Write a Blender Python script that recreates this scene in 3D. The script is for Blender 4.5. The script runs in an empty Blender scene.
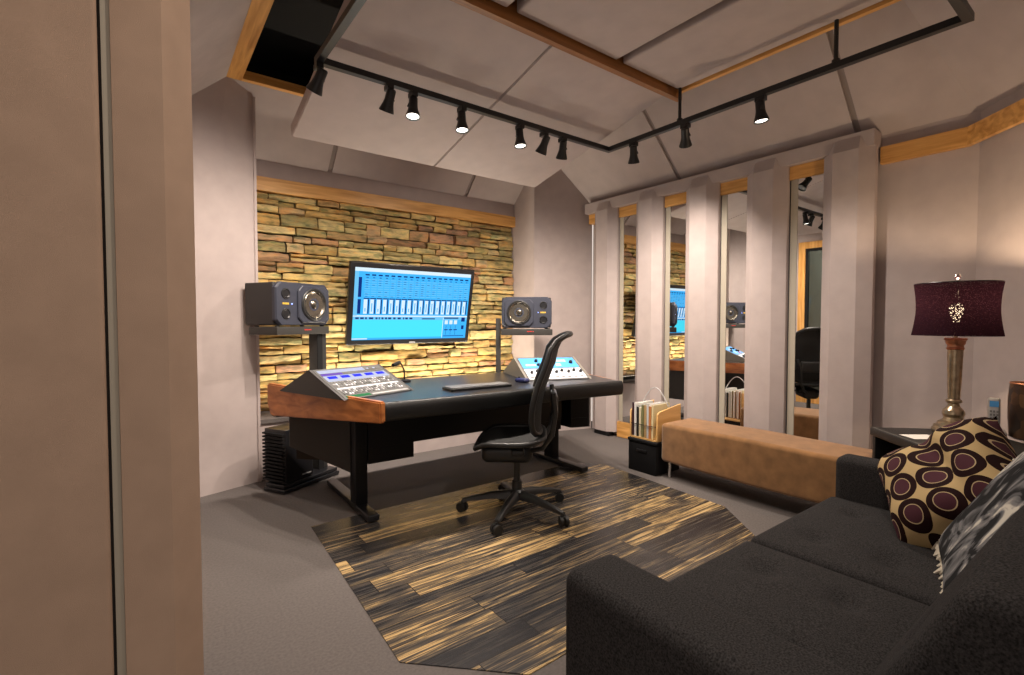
import bpy, bmesh, math, random
from mathutils import Vector, Matrix
R = random.Random(7)
PI = math.pi
scene = bpy.context.scene
COL = scene.collection

# ------------------------------------------------------------------ materials
def nmat(name):
    m = bpy.data.materials.new(name); m.use_nodes = True
    nt = m.node_tree
    return m, nt, nt.nodes['Principled BSDF']

def pmat(name, col, rough=0.6, metal=0.0, var=0.0, vscale=6.0, bump=0.0, bscale=200.0, spec=0.5, stretch=None, sheen=0.0, coat=0.0):
    m, nt, b = nmat(name)
    b.inputs['Base Color'].default_value = (*col, 1)
    b.inputs['Roughness'].default_value = rough
    b.inputs['Metallic'].default_value = metal
    b.inputs['Specular IOR Level'].default_value = spec
    if sheen: b.inputs['Sheen Weight'].default_value = sheen
    if coat: b.inputs['Coat Weight'].default_value = coat
    tc = nt.nodes.new('ShaderNodeTexCoord')
    src = tc.outputs['Object']
    if stretch:
        mp = nt.nodes.new('ShaderNodeMapping'); mp.inputs['Scale'].default_value = stretch
        nt.links.new(src, mp.inputs['Vector']); src = mp.outputs['Vector']
    if var:
        n = nt.nodes.new('ShaderNodeTexNoise'); n.inputs['Scale'].default_value = vscale
        n.inputs['Detail'].default_value = 5
        nt.links.new(src, n.inputs['Vector'])
        r = nt.nodes.new('ShaderNodeMapRange')
        r.inputs['From Min'].default_value = 0.25; r.inputs['From Max'].default_value = 0.75
        r.inputs['To Min'].default_value = 1 - var; r.inputs['To Max'].default_value = 1 + var
        nt.links.new(n.outputs['Fac'], r.inputs['Value'])
        mx = nt.nodes.new('ShaderNodeMix'); mx.data_type = 'RGBA'; mx.blend_type = 'MULTIPLY'
        mx.inputs['Factor'].default_value = 1
        mx.inputs['A'].default_value = (*col, 1)
        nt.links.new(r.outputs['Result'], mx.inputs['B'])
        nt.links.new(mx.outputs['Result'], b.inputs['Base Color'])
    if bump:
        n2 = nt.nodes.new('ShaderNodeTexNoise'); n2.inputs['Scale'].default_value = bscale
        n2.inputs['Detail'].default_value = 3
        nt.links.new(src, n2.inputs['Vector'])
        bp = nt.nodes.new('ShaderNodeBump'); bp.inputs['Strength'].default_value = bump
        bp.inputs['Distance'].default_value = 0.004
        nt.links.new(n2.outputs['Fac'], bp.inputs['Height'])
        nt.links.new(bp.outputs['Normal'], b.inputs['Normal'])
    return m

def emat(name, col, s=1.0):
    m = bpy.data.materials.new(name); m.use_nodes = True
    nt = m.node_tree; nt.nodes.remove(nt.nodes['Principled BSDF'])
    e = nt.nodes.new('ShaderNodeEmission')
    e.inputs['Color'].default_value = (*col, 1); e.inputs['Strength'].default_value = s
    nt.links.new(e.outputs[0], nt.nodes['Material Output'].inputs['Surface'])
    return m

def ramp(nt, stops, interp='LINEAR'):
    r = nt.nodes.new('ShaderNodeValToRGB'); cr = r.color_ramp; cr.interpolation = interp
    while len(cr.elements) < len(stops): cr.elements.new(0.5)
    for e, (p, c) in zip(cr.elements, stops):
        e.position = p; e.color = (*c, 1)
    return r

def mth(nt, op, a, b=None, c=None):
    n = nt.nodes.new('ShaderNodeMath'); n.operation = op
    for i, v in enumerate((a, b, c)):
        if v is None: continue
        if isinstance(v, (int, float)): n.inputs[i].default_value = v
        else: nt.links.new(v, n.inputs[i])
    return n.outputs[0]

def wood_mat(name, c1, c2, axis='X', scale=1.0, rough=0.4):
    m, nt, b = nmat(name)
    tc = nt.nodes.new('ShaderNodeTexCoord'); mp = nt.nodes.new('ShaderNodeMapping')
    sc = {'X': (1.5, 18, 18), 'Y': (18, 1.5, 18), 'Z': (18, 18, 1.5)}[axis]
    mp.inputs['Scale'].default_value = tuple(s * scale for s in sc)
    nt.links.new(tc.outputs['Object'], mp.inputs['Vector'])
    n = nt.nodes.new('ShaderNodeTexNoise'); n.inputs['Scale'].default_value = 1.6
    n.inputs['Detail'].default_value = 6; n.inputs['Distortion'].default_value = 0.6
    nt.links.new(mp.outputs['Vector'], n.inputs['Vector'])
    r = ramp(nt, [(0.3, c1), (0.7, c2)])
    nt.links.new(n.outputs['Fac'], r.inputs['Fac'])
    nt.links.new(r.outputs['Color'], b.inputs['Base Color'])
    b.inputs['Roughness'].default_value = rough
    return m

FAB = (0.45, 0.382, 0.366)
M = {}
M['fabric'] = pmat('wall_fabric', FAB, 0.95, var=0.06, vscale=9, bump=0.25, bscale=260, spec=0.1)
M['fabric2'] = pmat('ceiling_fabric', (0.45, 0.386, 0.37), 0.95, var=0.06, vscale=7, bump=0.25, bscale=260, spec=0.1)
M['fabric_tan'] = pmat('tan_fabric', (0.40, 0.280, 0.205), 0.95, var=0.07, vscale=12, bump=0.3, bscale=800, spec=0.1)
M['cream'] = pmat('cream_edge', (0.40, 0.36, 0.29), 0.7)
M['seam'] = pmat('seam_fabric', (0.27, 0.225, 0.21), 0.95)
M['groove'] = pmat('dark_groove', (0.035, 0.03, 0.028), 0.9)
M['black_ceiling'] = pmat('black_ceiling', (0.006, 0.006, 0.006), 0.9)
M['carpet'] = pmat('grey_carpet', (0.140, 0.124, 0.118), 1.0, var=0.16, vscale=90, bump=0.8, bscale=420, spec=0.05)
M['oakX'] = wood_mat('honey_oak_u', (0.46, 0.21, 0.046), (0.78, 0.43, 0.14), 'X')
M['oakY'] = wood_mat('honey_oak_v', (0.46, 0.21, 0.046), (0.78, 0.43, 0.14), 'Y')
M['oakZ'] = wood_mat('honey_oak_upright', (0.46, 0.21, 0.046), (0.78, 0.43, 0.14), 'Z')
M['beam'] = wood_mat('brown_beam', (0.19, 0.075, 0.02), (0.34, 0.14, 0.038), 'X')
M['mahogany'] = wood_mat('mahogany', (0.26, 0.075, 0.020), (0.56, 0.21, 0.065), 'Y', 0.7, 0.3)
M['ply'] = wood_mat('birch_ply', (0.58, 0.33, 0.11), (0.72, 0.45, 0.18), 'X', 1.0, 0.4)
M['black_metal'] = pmat('black_metal', (0.010, 0.010, 0.011), 0.4)
M['black_satin'] = pmat('black_satin', (0.010, 0.010, 0.012), 0.3)
M['black_matte'] = pmat('black_matte', (0.007, 0.007, 0.008), 0.75, spec=0.25)
M['desk_black'] = pmat('desk_black', (0.006, 0.006, 0.007), 0.35, spec=0.25, bump=0.05, bscale=350)
M['desk_top'] = pmat('desk_top_black', (0.010, 0.010, 0.013), 0.30, bump=0.05, bscale=350, spec=0.9)
M['desk_grey'] = pmat('desk_grey_panel', (0.030, 0.027, 0.026), 0.7)
M['rubber'] = pmat('rubber', (0.008, 0.008, 0.008), 0.55)
M['grey_metal'] = pmat('grey_steel', (0.035, 0.035, 0.034), 0.45, metal=0.3)
M['stand_grey'] = pmat('stand_grey', (0.030, 0.028, 0.025), 0.6, bump=0.1, bscale=120)
M['graphite'] = pmat('graphite_frame', (0.016, 0.016, 0.016), 0.40)
M['rack_grey'] = pmat('rack_grey', (0.17, 0.15, 0.125), 0.55)
M['rack_dark'] = pmat('rack_dark', (0.045, 0.042, 0.042), 0.6)
M['chrome'] = pmat('chrome', (0.75, 0.74, 0.72), 0.18, metal=1.0)
M['silver'] = pmat('silver_plastic', (0.45, 0.45, 0.46), 0.35, metal=0.3)
M['white'] = pmat('white_paint', (0.78, 0.76, 0.74), 0.5)
M['speaker_blue'] = pmat('speaker_blue_grey', (0.033, 0.037, 0.056), 0.5, bump=0.1, bscale=300)
M['speaker_side'] = pmat('speaker_charcoal', (0.022, 0.020, 0.020), 0.6, bump=0.15, bscale=300)
M['cone'] = pmat('speaker_cone', (0.20, 0.18, 0.15), 0.25, metal=0.9)
M['horn'] = pmat('tweeter_black', (0.01, 0.01, 0.012), 0.35)
M['gold'] = pmat('gold_mark', (0.75, 0.48, 0.06), 0.4)
M['red'] = pmat('red_mark', (0.60, 0.04, 0.03), 0.4)
M['sofa'] = pmat('charcoal_wool', (0.032, 0.030, 0.030), 0.95, var=0.8, vscale=260, bump=0.3, bscale=700, spec=0.08)
M['suede'] = pmat('camel_suede', (0.25, 0.128, 0.052), 0.9, var=0.26, vscale=13, bump=0.12, bscale=140, spec=0.15, sheen=0.3)
M['leather'] = pmat('black_leather', (0.009, 0.009, 0.009), 0.42, bump=0.25, bscale=180)
M['stitch'] = pmat('pale_stitch', (0.25, 0.24, 0.22), 0.7)
M['antique'] = pmat('antique_brass', (0.42, 0.33, 0.22), 0.3, metal=0.9, var=0.3, vscale=25)
M['copper'] = pmat('copper_ring', (0.50, 0.22, 0.12), 0.3, metal=0.8)
M['paper'] = pmat('paper', (0.75, 0.73, 0.70), 0.7)
M['key'] = pmat('key_grey', (0.17, 0.17, 0.175), 0.5)
M['mesh_black'] = pmat('chair_mesh', (0.012, 0.012, 0.012), 0.7, bump=0.5, bscale=500)
M['white_panel'] = pmat('panel_white', (0.70, 0.72, 0.78), 0.45)
M['panel_steel'] = pmat('panel_steel', (0.09, 0.09, 0.088), 0.45)
M['panel_blue'] = pmat('panel_blue', (0.06, 0.30, 0.72), 0.4)
M['led_blue'] = emat('display_blue', (0.05, 0.06, 0.9), 1.2)
M['led_violet'] = emat('display_violet', (0.30, 0.16, 0.75), 0.8)
M['led_white'] = emat('display_white', (0.75, 0.78, 1.0), 0.9)
M['led_green'] = emat('display_green', (0.12, 0.5, 0.2), 0.6)
M['led_point'] = emat('power_light', (0.3, 0.4, 1.0), 4)
M['lamp_on'] = emat('lit_lamp_face', (1.0, 0.93, 0.82), 6)
M['lamp_off'] = pmat('unlit_lamp_face', (0.15, 0.15, 0.15), 0.2)

# mirror
m, nt, b = nmat('mirror_silver'); b.inputs['Metallic'].default_value = 1; b.inputs['Roughness'].default_value = 0.0
b.inputs['Base Color'].default_value = (0.86, 0.87, 0.86, 1); M['mirror'] = m
# dark glass of the door
m = bpy.data.materials.new('door_glass'); m.use_nodes = True; nt = m.node_tree; nt.nodes.remove(nt.nodes['Principled BSDF'])
tr = nt.nodes.new('ShaderNodeBsdfTransparent'); tr.inputs[0].default_value = (0.62, 0.68, 0.64, 1)
gl = nt.nodes.new('ShaderNodeBsdfGlossy'); gl.inputs['Roughness'].default_value = 0.02
fr = nt.nodes.new('ShaderNodeFresnel'); fr.inputs[0].default_value = 1.5
mxs = nt.nodes.new('ShaderNodeMixShader')
nt.links.new(fr.outputs[0], mxs.inputs[0]); nt.links.new(tr.outputs[0], mxs.inputs[1]); nt.links.new(gl.outputs[0], mxs.inputs[2])
nt.links.new(mxs.outputs[0], nt.nodes['Material Output'].inputs['Surface']); M['glass'] = m
# lamp shade fabric
m = bpy.data.materials.new('plum_shade'); m.use_nodes = True; nt = m.node_tree; nt.nodes.remove(nt.nodes['Principled BSDF'])
df = nt.nodes.new('ShaderNodeBsdfDiffuse'); df.inputs[0].default_value = (0.022, 0.009, 0.014, 1)
tl = nt.nodes.new('ShaderNodeBsdfTranslucent'); tl.inputs[0].default_value = (0.012, 0.004, 0.007, 1)
tp = nt.nodes.new('ShaderNodeBsdfTransparent'); tp.inputs[0].default_value = (1, 0.9, 0.85, 1)
m1 = nt.nodes.new('ShaderNodeMixShader'); m1.inputs[0].default_value = 0.12
m2 = nt.nodes.new('ShaderNodeMixShader')
tc = nt.nodes.new('ShaderNodeTexCoord'); vo = nt.nodes.new('ShaderNodeTexVoronoi'); vo.inputs['Scale'].default_value = 160
nt.links.new(tc.outputs['Object'], vo.inputs['Vector'])
r_ = ramp(nt, [(0.0, (0.35, 0.35, 0.35)), (0.42, (0.0, 0.0, 0.0))])
nt.links.new(vo.outputs['Distance'], r_.inputs['Fac'])
nt.links.new(df.outputs[0], m1.inputs[1]); nt.links.new(tl.outputs[0], m1.inputs[2])
nt.links.new(r_.outputs['Color'], m2.inputs[0]); nt.links.new(m1.outputs[0], m2.inputs[1]); nt.links.new(tp.outputs[0], m2.inputs[2])
nt.links.new(m2.outputs[0], nt.nodes['Material Output'].inputs['Surface']); M['shade'] = m

# stacked stone: colour per stone
m, nt, b = nmat('ledge_stone')
ge = nt.nodes.new('ShaderNodeNewGeometry'); tc = nt.nodes.new('ShaderNodeTexCoord')
r1 = ramp(nt, [(0.0, (0.19, 0.105, 0.055)), (0.16, (0.38, 0.275, 0.105)), (0.34, (0.50, 0.39, 0.18)), (0.52, (0.22, 0.185, 0.080)),
               (0.68, (0.43, 0.28, 0.10)), (0.84, (0.28, 0.155, 0.095)), (1.0, (0.50, 0.42, 0.20))])
nt.links.new(ge.outputs['Random Per Island'], r1.inputs['Fac'])
mp = nt.nodes.new('ShaderNodeMapping'); mp.inputs['Scale'].default_value = (6, 6, 22)
nt.links.new(tc.outputs['Object'], mp.inputs['Vector'])
n1 = nt.nodes.new('ShaderNodeTexNoise'); n1.inputs['Scale'].default_value = 1.3; n1.inputs['Detail'].default_value = 8; n1.inputs['Roughness'].default_value = 0.65
nt.links.new(mp.outputs['Vector'], n1.inputs['Vector'])
r2 = ramp(nt, [(0.25, (0.30, 0.27, 0.23)), (0.5, (1.15, 1.12, 1.05)), (0.75, (1.8, 1.6, 1.15))])
nt.links.new(n1.outputs['Fac'], r2.inputs['Fac'])
mx = nt.nodes.new('ShaderNodeMix'); mx.data_type = 'RGBA'; mx.blend_type = 'MULTIPLY'; mx.inputs['Factor'].default_value = 0.9
nt.links.new(r1.outputs['Color'], mx.inputs['A']); nt.links.new(r2.outputs['Color'], mx.inputs['B'])
n3 = nt.nodes.new('ShaderNodeTexNoise'); n3.inputs['Scale'].default_value = 1.0; n3.inputs['Detail'].default_value = 4
mp3 = nt.nodes.new('ShaderNodeMapping'); mp3.inputs['Scale'].default_value = (9, 9, 30); nt.links.new(tc.outputs['Object'], mp3.inputs['Vector']); nt.links.new(mp3.outputs['Vector'], n3.inputs['Vector'])
r3 = ramp(nt, [(0.36, (0.50, 0.62, 0.60)), (0.48, (1.0, 1.0, 1.0)), (0.56, (1.0, 1.0, 1.0)), (0.68, (1.12, 0.88, 0.66))])
nt.links.new(n3.outputs['Fac'], r3.inputs['Fac'])
mx3 = nt.nodes.new('ShaderNodeMix'); mx3.data_type = 'RGBA'; mx3.blend_type = 'MULTIPLY'; mx3.inputs['Factor'].default_value = 1.0
nt.links.new(mx.outputs['Result'], mx3.inputs['A']); nt.links.new(r3.outputs['Color'], mx3.inputs['B'])
nt.links.new(mx3.outputs['Result'], b.inputs['Base Color'])
bp = nt.nodes.new('ShaderNodeBump'); bp.inputs['Strength'].default_value = 0.9; bp.inputs['Distance'].default_value = 0.012
nt.links.new(n1.outputs['Fac'], bp.inputs['Height']); nt.links.new(bp.outputs['Normal'], b.inputs['Normal'])
b.inputs['Roughness'].default_value = 0.85; M['stone'] = m

# striped dark floor planks running along x
m, nt, b = nmat('striped_planks')
tc = nt.nodes.new('ShaderNodeTexCoord'); sp = nt.nodes.new('ShaderNodeSeparateXYZ')
nt.links.new(tc.outputs['Object'], sp.inputs[0])
PW = 0.128; PL = 0.95
vy = mth(nt, 'DIVIDE', sp.outputs['Y'], PW)
row = mth(nt, 'FLOOR', vy); fy = mth(nt, 'FRACT', vy)
wn = nt.nodes.new('ShaderNodeTexWhiteNoise'); wn.noise_dimensions = '1D'; nt.links.new(row, wn.inputs['W'])
ux = mth(nt, 'ADD', mth(nt, 'DIVIDE', sp.outputs['X'], PL), mth(nt, 'MULTIPLY', wn.outputs['Value'], 7.3))
cid = mth(nt, 'FLOOR', ux); fx = mth(nt, 'FRACT', ux)
cb = nt.nodes.new('ShaderNodeCombineXYZ'); nt.links.new(cid, cb.inputs[0]); nt.links.new(row, cb.inputs[1])
w2 = nt.nodes.new('ShaderNodeTexWhiteNoise'); w2.noise_dimensions = '2D'; nt.links.new(cb.outputs[0], w2.inputs['Vector'])
rnd = w2.outputs['Value']
cv = nt.nodes.new('ShaderNodeCombineXYZ')
nt.links.new(mth(nt, 'ADD', mth(nt, 'MULTIPLY', sp.outputs['X'], 1.5), mth(nt, 'MULTIPLY', rnd, 37)), cv.inputs[0])
nt.links.new(mth(nt, 'MULTIPLY', sp.outputs['Y'], 50), cv.inputs[1]); nt.links.new(mth(nt, 'MULTIPLY', rnd, 91), cv.inputs[2])
g = nt.nodes.new('ShaderNodeTexNoise'); g.inputs['Scale'].default_value = 1.0; g.inputs['Detail'].default_value = 7
g.inputs['Roughness'].default_value = 0.7; g.inputs['Distortion'].default_value = 1.5
nt.links.new(cv.outputs[0], g.inputs['Vector'])
# plank-dependent threshold
th = nt.nodes.new('ShaderNodeMapRange'); nt.links.new(rnd, th.inputs['Value'])
th.inputs['To Min'].default_value = -0.17; th.inputs['To Max'].default_value = 0.085
cv2 = nt.nodes.new('ShaderNodeCombineXYZ')
nt.links.new(mth(nt, 'ADD', mth(nt, 'MULTIPLY', sp.outputs['X'], 2.6), mth(nt, 'MULTIPLY', rnd, 53)), cv2.inputs[0])
nt.links.new(mth(nt, 'MULTIPLY', sp.outputs['Y'], 13), cv2.inputs[1]); nt.links.new(mth(nt, 'MULTIPLY', rnd, 29), cv2.inputs[2])
g2 = nt.nodes.new('ShaderNodeTexNoise'); g2.inputs['Scale'].default_value = 1.0; g2.inputs['Detail'].default_value = 3; g2.inputs['Distortion'].default_value = 1.2
nt.links.new(cv2.outputs[0], g2.inputs['Vector'])
val = mth(nt, 'ADD', mth(nt, 'ADD', g.outputs['Fac'], th.outputs['Result']), mth(nt, 'MULTIPLY', mth(nt, 'SUBTRACT', g2.outputs['Fac'], 0.5), 0.38))
cr = ramp(nt, [(0.34, (0.022, 0.022, 0.025)), (0.45, (0.050, 0.045, 0.042)), (0.52, (0.11, 0.085, 0.058)), (0.57, (0.21, 0.15, 0.080)), (0.62, (0.52, 0.35, 0.15)), (0.74, (0.58, 0.42, 0.22))])
nt.links.new(val, cr.inputs['Fac'])
# joints
e1 = mth(nt, 'MINIMUM', fy, mth(nt, 'SUBTRACT', 1.0, fy)); e2 = mth(nt, 'MINIMUM', fx, mth(nt, 'SUBTRACT', 1.0, fx))
j1 = mth(nt, 'LESS_THAN', e1, 0.012); j2 = mth(nt, 'LESS_THAN', e2, 0.0018)
jj = mth(nt, 'MAXIMUM', j1, j2)
mx = nt.nodes.new('ShaderNodeMix'); mx.data_type = 'RGBA'; nt.links.new(jj, mx.inputs['Factor'])
nt.links.new(cr.outputs['Color'], mx.inputs['A']); mx.inputs['B'].default_value = (0.012, 0.010, 0.009, 1)
nt.links.new(mx.outputs['Result'], b.inputs['Base Color'])
b.inputs['Roughness'].default_value = 0.27; b.inputs['Specular IOR Level'].default_value = 0.45
bp = nt.nodes.new('ShaderNodeBump'); bp.inputs['Strength'].default_value = 0.12; bp.inputs['Distance'].default_value = 0.003
nt.links.new(g.outputs['Fac'], bp.inputs['Height']); nt.links.new(bp.outputs['Normal'], b.inputs['Normal'])
M['planks'] = m

# cushion with ringed dots (UV = object xz)
m, nt, b = nmat('ringed_dots')
tc = nt.nodes.new('ShaderNodeTexCoord'); sp = nt.nodes.new('ShaderNodeSeparateXYZ'); nt.links.new(tc.outputs['UV'], sp.inputs[0])
P = 0.106
def cell(off):
    a = mth(nt, 'SUBTRACT', mth(nt, 'FRACT', mth(nt, 'ADD', mth(nt, 'DIVIDE', sp.outputs['X'], P), off[0])), 0.5)
    c = mth(nt, 'SUBTRACT', mth(nt, 'FRACT', mth(nt, 'ADD', mth(nt, 'DIVIDE', sp.outputs['Y'], P * 1.0), off[1])), 0.5)
    return mth(nt, 'SQRT', mth(nt, 'ADD', mth(nt, 'MULTIPLY', a, a), mth(nt, 'MULTIPLY', c, c)))
d = cell((0.1, 0.3))
rr = ramp(nt, [(0.0, (0.075, 0.026, 0.036)), (0.27, (0.50, 0.38, 0.22)), (0.30, (0.018, 0.006, 0.006)), (0.495, (0.52, 0.38, 0.19))], 'CONSTANT')
nt.links.new(d, rr.inputs['Fac'])
nt.links.new(rr.outputs['Color'], b.inputs['Base Color'])
b.inputs['Roughness'].default_value = 0.85; b.inputs['Specular IOR Level'].default_value = 0.12
n2 = nt.nodes.new('ShaderNodeTexNoise'); n2.inputs['Scale'].default_value = 300; nt.links.new(tc.outputs['Object'], n2.inputs['Vector'])
bp = nt.nodes.new('ShaderNodeBump'); bp.inputs['Strength'].default_value = 0.3; bp.inputs['Distance'].default_value = 0.002
nt.links.new(n2.outputs['Fac'], bp.inputs['Height']); nt.links.new(bp.outputs['Normal'], b.inputs['Normal'])
M['dots'] = m
# black / white / grey hide
m, nt, b = nmat('patched_hide')
tc = nt.nodes.new('ShaderNodeTexCoord'); mp = nt.nodes.new('ShaderNodeMapping'); mp.inputs['Scale'].default_value = (11, 11, 6)
nt.links.new(tc.outputs['Object'], mp.inputs['Vector'])
n1 = nt.nodes.new('ShaderNodeTexNoise'); n1.inputs['Scale'].default_value = 1.2; n1.inputs['Detail'].default_value = 6; n1.inputs['Distortion'].default_value = 1.2
nt.links.new(mp.outputs['Vector'], n1.inputs['Vector'])
rr = ramp(nt, [(0.44, (0.018, 0.018, 0.019)), (0.50, (0.12, 0.12, 0.125)), (0.56, (0.20, 0.195, 0.195)), (0.62, (0.55, 0.52, 0.45))])
nt.links.new(n1.outputs['Fac'], rr.inputs['Fac']); nt.links.new(rr.outputs['Color'], b.inputs['Base Color']); b.inputs['Roughness'].default_value = 0.9; b.inputs['Specular IOR Level'].default_value = 0.1
bp = nt.nodes.new('ShaderNodeBump'); bp.inputs['Strength'].default_value = 0.5; bp.inputs['Distance'].default_value = 0.008
nt.links.new(n1.outputs['Fac'], bp.inputs['Height']); nt.links.new(bp.outputs['Normal'], b.inputs['Normal'])
M['hide'] = m
M['fringe'] = pmat('cream_fringe', (0.70, 0.64, 0.52), 0.9)
# dark brown mosaic vase
m, nt, b = nmat('brown_mosaic')
tc = nt.nodes.new('ShaderNodeTexCoord'); bk = nt.nodes.new('ShaderNodeTexVoronoi'); bk.inputs['Scale'].default_value = 34
mp = nt.nodes.new('ShaderNodeMapping'); mp.inputs['Scale'].default_value = (1, 1, 0.55)
nt.links.new(tc.outputs['Object'], mp.inputs['Vector']); nt.links.new(mp.outputs['Vector'], bk.inputs['Vector'])
rr = ramp(nt, [(0.0, (0.012, 0.006, 0.004)), (0.5, (0.05, 0.022, 0.010)), (0.8, (0.13, 0.065, 0.025)), (1.0, (0.03, 0.013, 0.008))])
sx = nt.nodes.new('ShaderNodeSeparateColor'); nt.links.new(bk.outputs['Color'], sx.inputs[0])
nt.links.new(sx.outputs[0], rr.inputs['Fac']); nt.links.new(rr.outputs['Color'], b.inputs['Base Color']); b.inputs['Roughness'].default_value = 0.3
M['mosaic'] = m

# ------------------------------------------------------------------ mesh helpers
class MB:
    def __init__(s): s.bm = bmesh.new(); s.mi = 0
    def face(s, pts):
        vs = [s.bm.verts.new(p) for p in pts]
        try:
            f = s.bm.faces.new(vs); f.material_index = s.mi; return f
        except ValueError: return None
    def box(s, x0, x1, y0, y1, z0, z1, T=None):
        P = [(x0,y0,z0),(x1,y0,z0),(x1,y1,z0),(x0,y1,z0),(x0,y0,z1),(x1,y0,z1),(x1,y1,z1),(x0,y1,z1)]
        if T is not None: P = [T @ Vector(p) for p in P]
        v = [s.bm.verts.new(p) for p in P]
        for q in ((0,3,2,1),(4,5,6,7),(0,1,5,4),(1,2,6,5),(2,3,7,6),(3,0,4,7)):
            f = s.bm.faces.new([v[i] for i in q]); f.material_index = s.mi
        return s
    def rbox(s, x0, x1, y0, y1, z0, z1, r=0.01, seg=2, n=(1,1,1), T=None, fn=None):
        S = (x1-x0, y1-y0, z1-z0); C0 = ((x0+x1)/2, (y0+y1)/2, (z0+z1)/2)
        r = min(r, min(S)/2*0.98); ax = []
        for a in range(3):
            h = S[a]/2; c = []
            for i in range(seg+1): c.append(-h + r*(1-math.cos(i/seg*PI/2)) if False else -h + r*i/seg)
            for i in range(1, n[a]): c.append(-h+r + (2*h-2*r)*i/n[a])
            for i in range(seg+1): c.append(h - r + r*i/seg)
            ax.append(c)
        N = [len(c)-1 for c in ax]; V = {}
        def g(i,j,k):
            if (i,j,k) not in V:
                p = [ax[0][i], ax[1][j], ax[2][k]]; q = []
                for a in range(3):
                    h = S[a]/2 - r; q.append(max(-h, min(h, p[a])))
                d = Vector([p[a]-q[a] for a in range(3)])
                # angle-even rounding
                if d.length > 1e-9:
                    d = Vector([math.copysign(math.tan(min(abs(t)/r,1)*PI/4), t) if abs(t) > 1e-9 else 0 for t in d])
                    d = d.normalized()*r
                w = Vector(q) + d
                w = Vector((w.x+C0[0], w.y+C0[1], w.z+C0[2]))
                if fn: w = Vector(fn(w))
                if T is not None: w = T @ w
                V[(i,j,k)] = s.bm.verts.new(w)
            return V[(i,j,k)]
        def q(a,b,c,d):
            f = s.bm.faces.new((a,b,c,d)); f.material_index = s.mi
        for i in range(N[0]):
            for j in range(N[1]):
                q(g(i,j,0),g(i,j+1,0),g(i+1,j+1,0),g(i+1,j,0)); K=N[2]
                q(g(i,j,K),g(i+1,j,K),g(i+1,j+1,K),g(i,j+1,K))
        for i in range(N[0]):
            for k in range(N[2]):
                q(g(i,0,k),g(i+1,0,k),g(i+1,0,k+1),g(i,0,k+1)); J=N[1]
                q(g(i,J,k),g(i,J,k+1),g(i+1,J,k+1),g(i+1,J,k))
        for j in range(N[1]):
            for k in range(N[2]):
                q(g(0,j,k),g(0,j,k+1),g(0,j+1,k+1),g(0,j+1,k)); I=N[0]
                q(g(I,j,k),g(I,j+1,k),g(I,j+1,k+1),g(I,j,k+1))
        return s
    def loft(s, rings, cap=True, closed=True):
        L = [[s.bm.verts.new(p) for p in r] for r in rings]; n = len(L[0])
        for a, b in zip(L, L[1:]):
            for i in range(n if closed else n-1):
                f = s.bm.faces.new((a[i], a[(i+1)%n], b[(i+1)%n], b[i])); f.material_index = s.mi
        if cap and closed:
            for r, fl in ((L[0], True), (L[-1], False)):
                f = s.bm.faces.new(list(reversed(r)) if fl else r); f.material_index = s.mi
        return s
    def cyl(s, p0, p1, r0, r1=None, n=14, cap=True):
        r1 = r0 if r1 is None else r1; p0, p1 = Vector(p0), Vector(p1)
        d = (p1-p0).normalized(); a = Vector((0,0,1)) if abs(d.z) < 0.9 else Vector((1,0,0))
        e1 = d.cross(a).normalized(); e2 = d.cross(e1)
        rg = lambda p, r: [p + (e1*math.cos(2*PI*i/n)+e2*math.sin(2*PI*i/n))*r for i in range(n)]
        return s.loft([rg(p0,r0), rg(p1,r1)], cap)
    def tube(s, pts, r, n=8, closed=False):
        pts = [Vector(p) for p in pts]; rings = []; prev = None; m = len(pts)
        for i, p in enumerate(pts):
            if closed: d = (pts[(i+1)%m]-pts[i-1]).normalized()
            else: d = (pts[min(i+1,m-1)]-pts[max(i-1,0)]).normalized()
            if prev is None:
                a = Vector((0,0,1)) if abs(d.z) < 0.9 else Vector((1,0,0)); e1 = d.cross(a).normalized()
            else: e1 = (prev - d*prev.dot(d)).normalized()
            prev = e1; e2 = d.cross(e1)
            rr = r(i/(m-1)) if callable(r) else r
            rings.append([p+(e1*math.cos(2*PI*k/n)+e2*math.sin(2*PI*k/n))*rr for k in range(n)])
        if closed: rings.append(rings[0])
        s.loft(rings, not closed)
        if closed: bmesh.ops.remove_doubles(s.bm, verts=s.bm.verts, dist=1e-6)
        return s
    def lathe(s, prof, c=(0,0,0), n=28, T=None, cap=True):
        rings = []
        for r, z in prof:
            ring = [Vector((c[0]+max(r,1e-4)*math.cos(2*PI*i/n), c[1]+max(r,1e-4)*math.sin(2*PI*i/n), c[2]+z)) for i in range(n)]
            if T is not None: ring = [T @ p for p in ring]
            rings.append(ring)
        return s.loft(rings, cap)
    def prism(s, poly, z0, z1):
        return s.loft([[(x,y,z0) for x,y in poly], [(x,y,z1) for x,y in poly]])
    def slab(s, pts, off):
        off = Vector(off); P = [Vector(p) for p in pts]
        return s.loft([P, [p+off for p in P]])
    def bevel(s, w, seg=2):
        bmesh.ops.bevel(s.bm, geom=[e for e in s.bm.edges], offset=w, segments=seg, affect='EDGES', clamp_overlap=True); return s
    def build(s, name, mats, parent=None, smooth=30, T=None):
        bmesh.ops.recalc_face_normals(s.bm, faces=s.bm.faces)
        me = bpy.data.meshes.new(name)
        if T is not None: s.bm.transform(T)
        s.bm.to_mesh(me); s.bm.free()
        for mm in (mats if isinstance(mats, (list, tuple)) else [mats]): me.materials.append(mm)
        if smooth:
            for p in me.polygons: p.use_smooth = True
            me.set_sharp_from_angle(angle=math.radians(smooth))
        o = bpy.data.objects.new(name, me); COL.objects.link(o)
        if parent is not None: o.parent = parent
        return o

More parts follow.
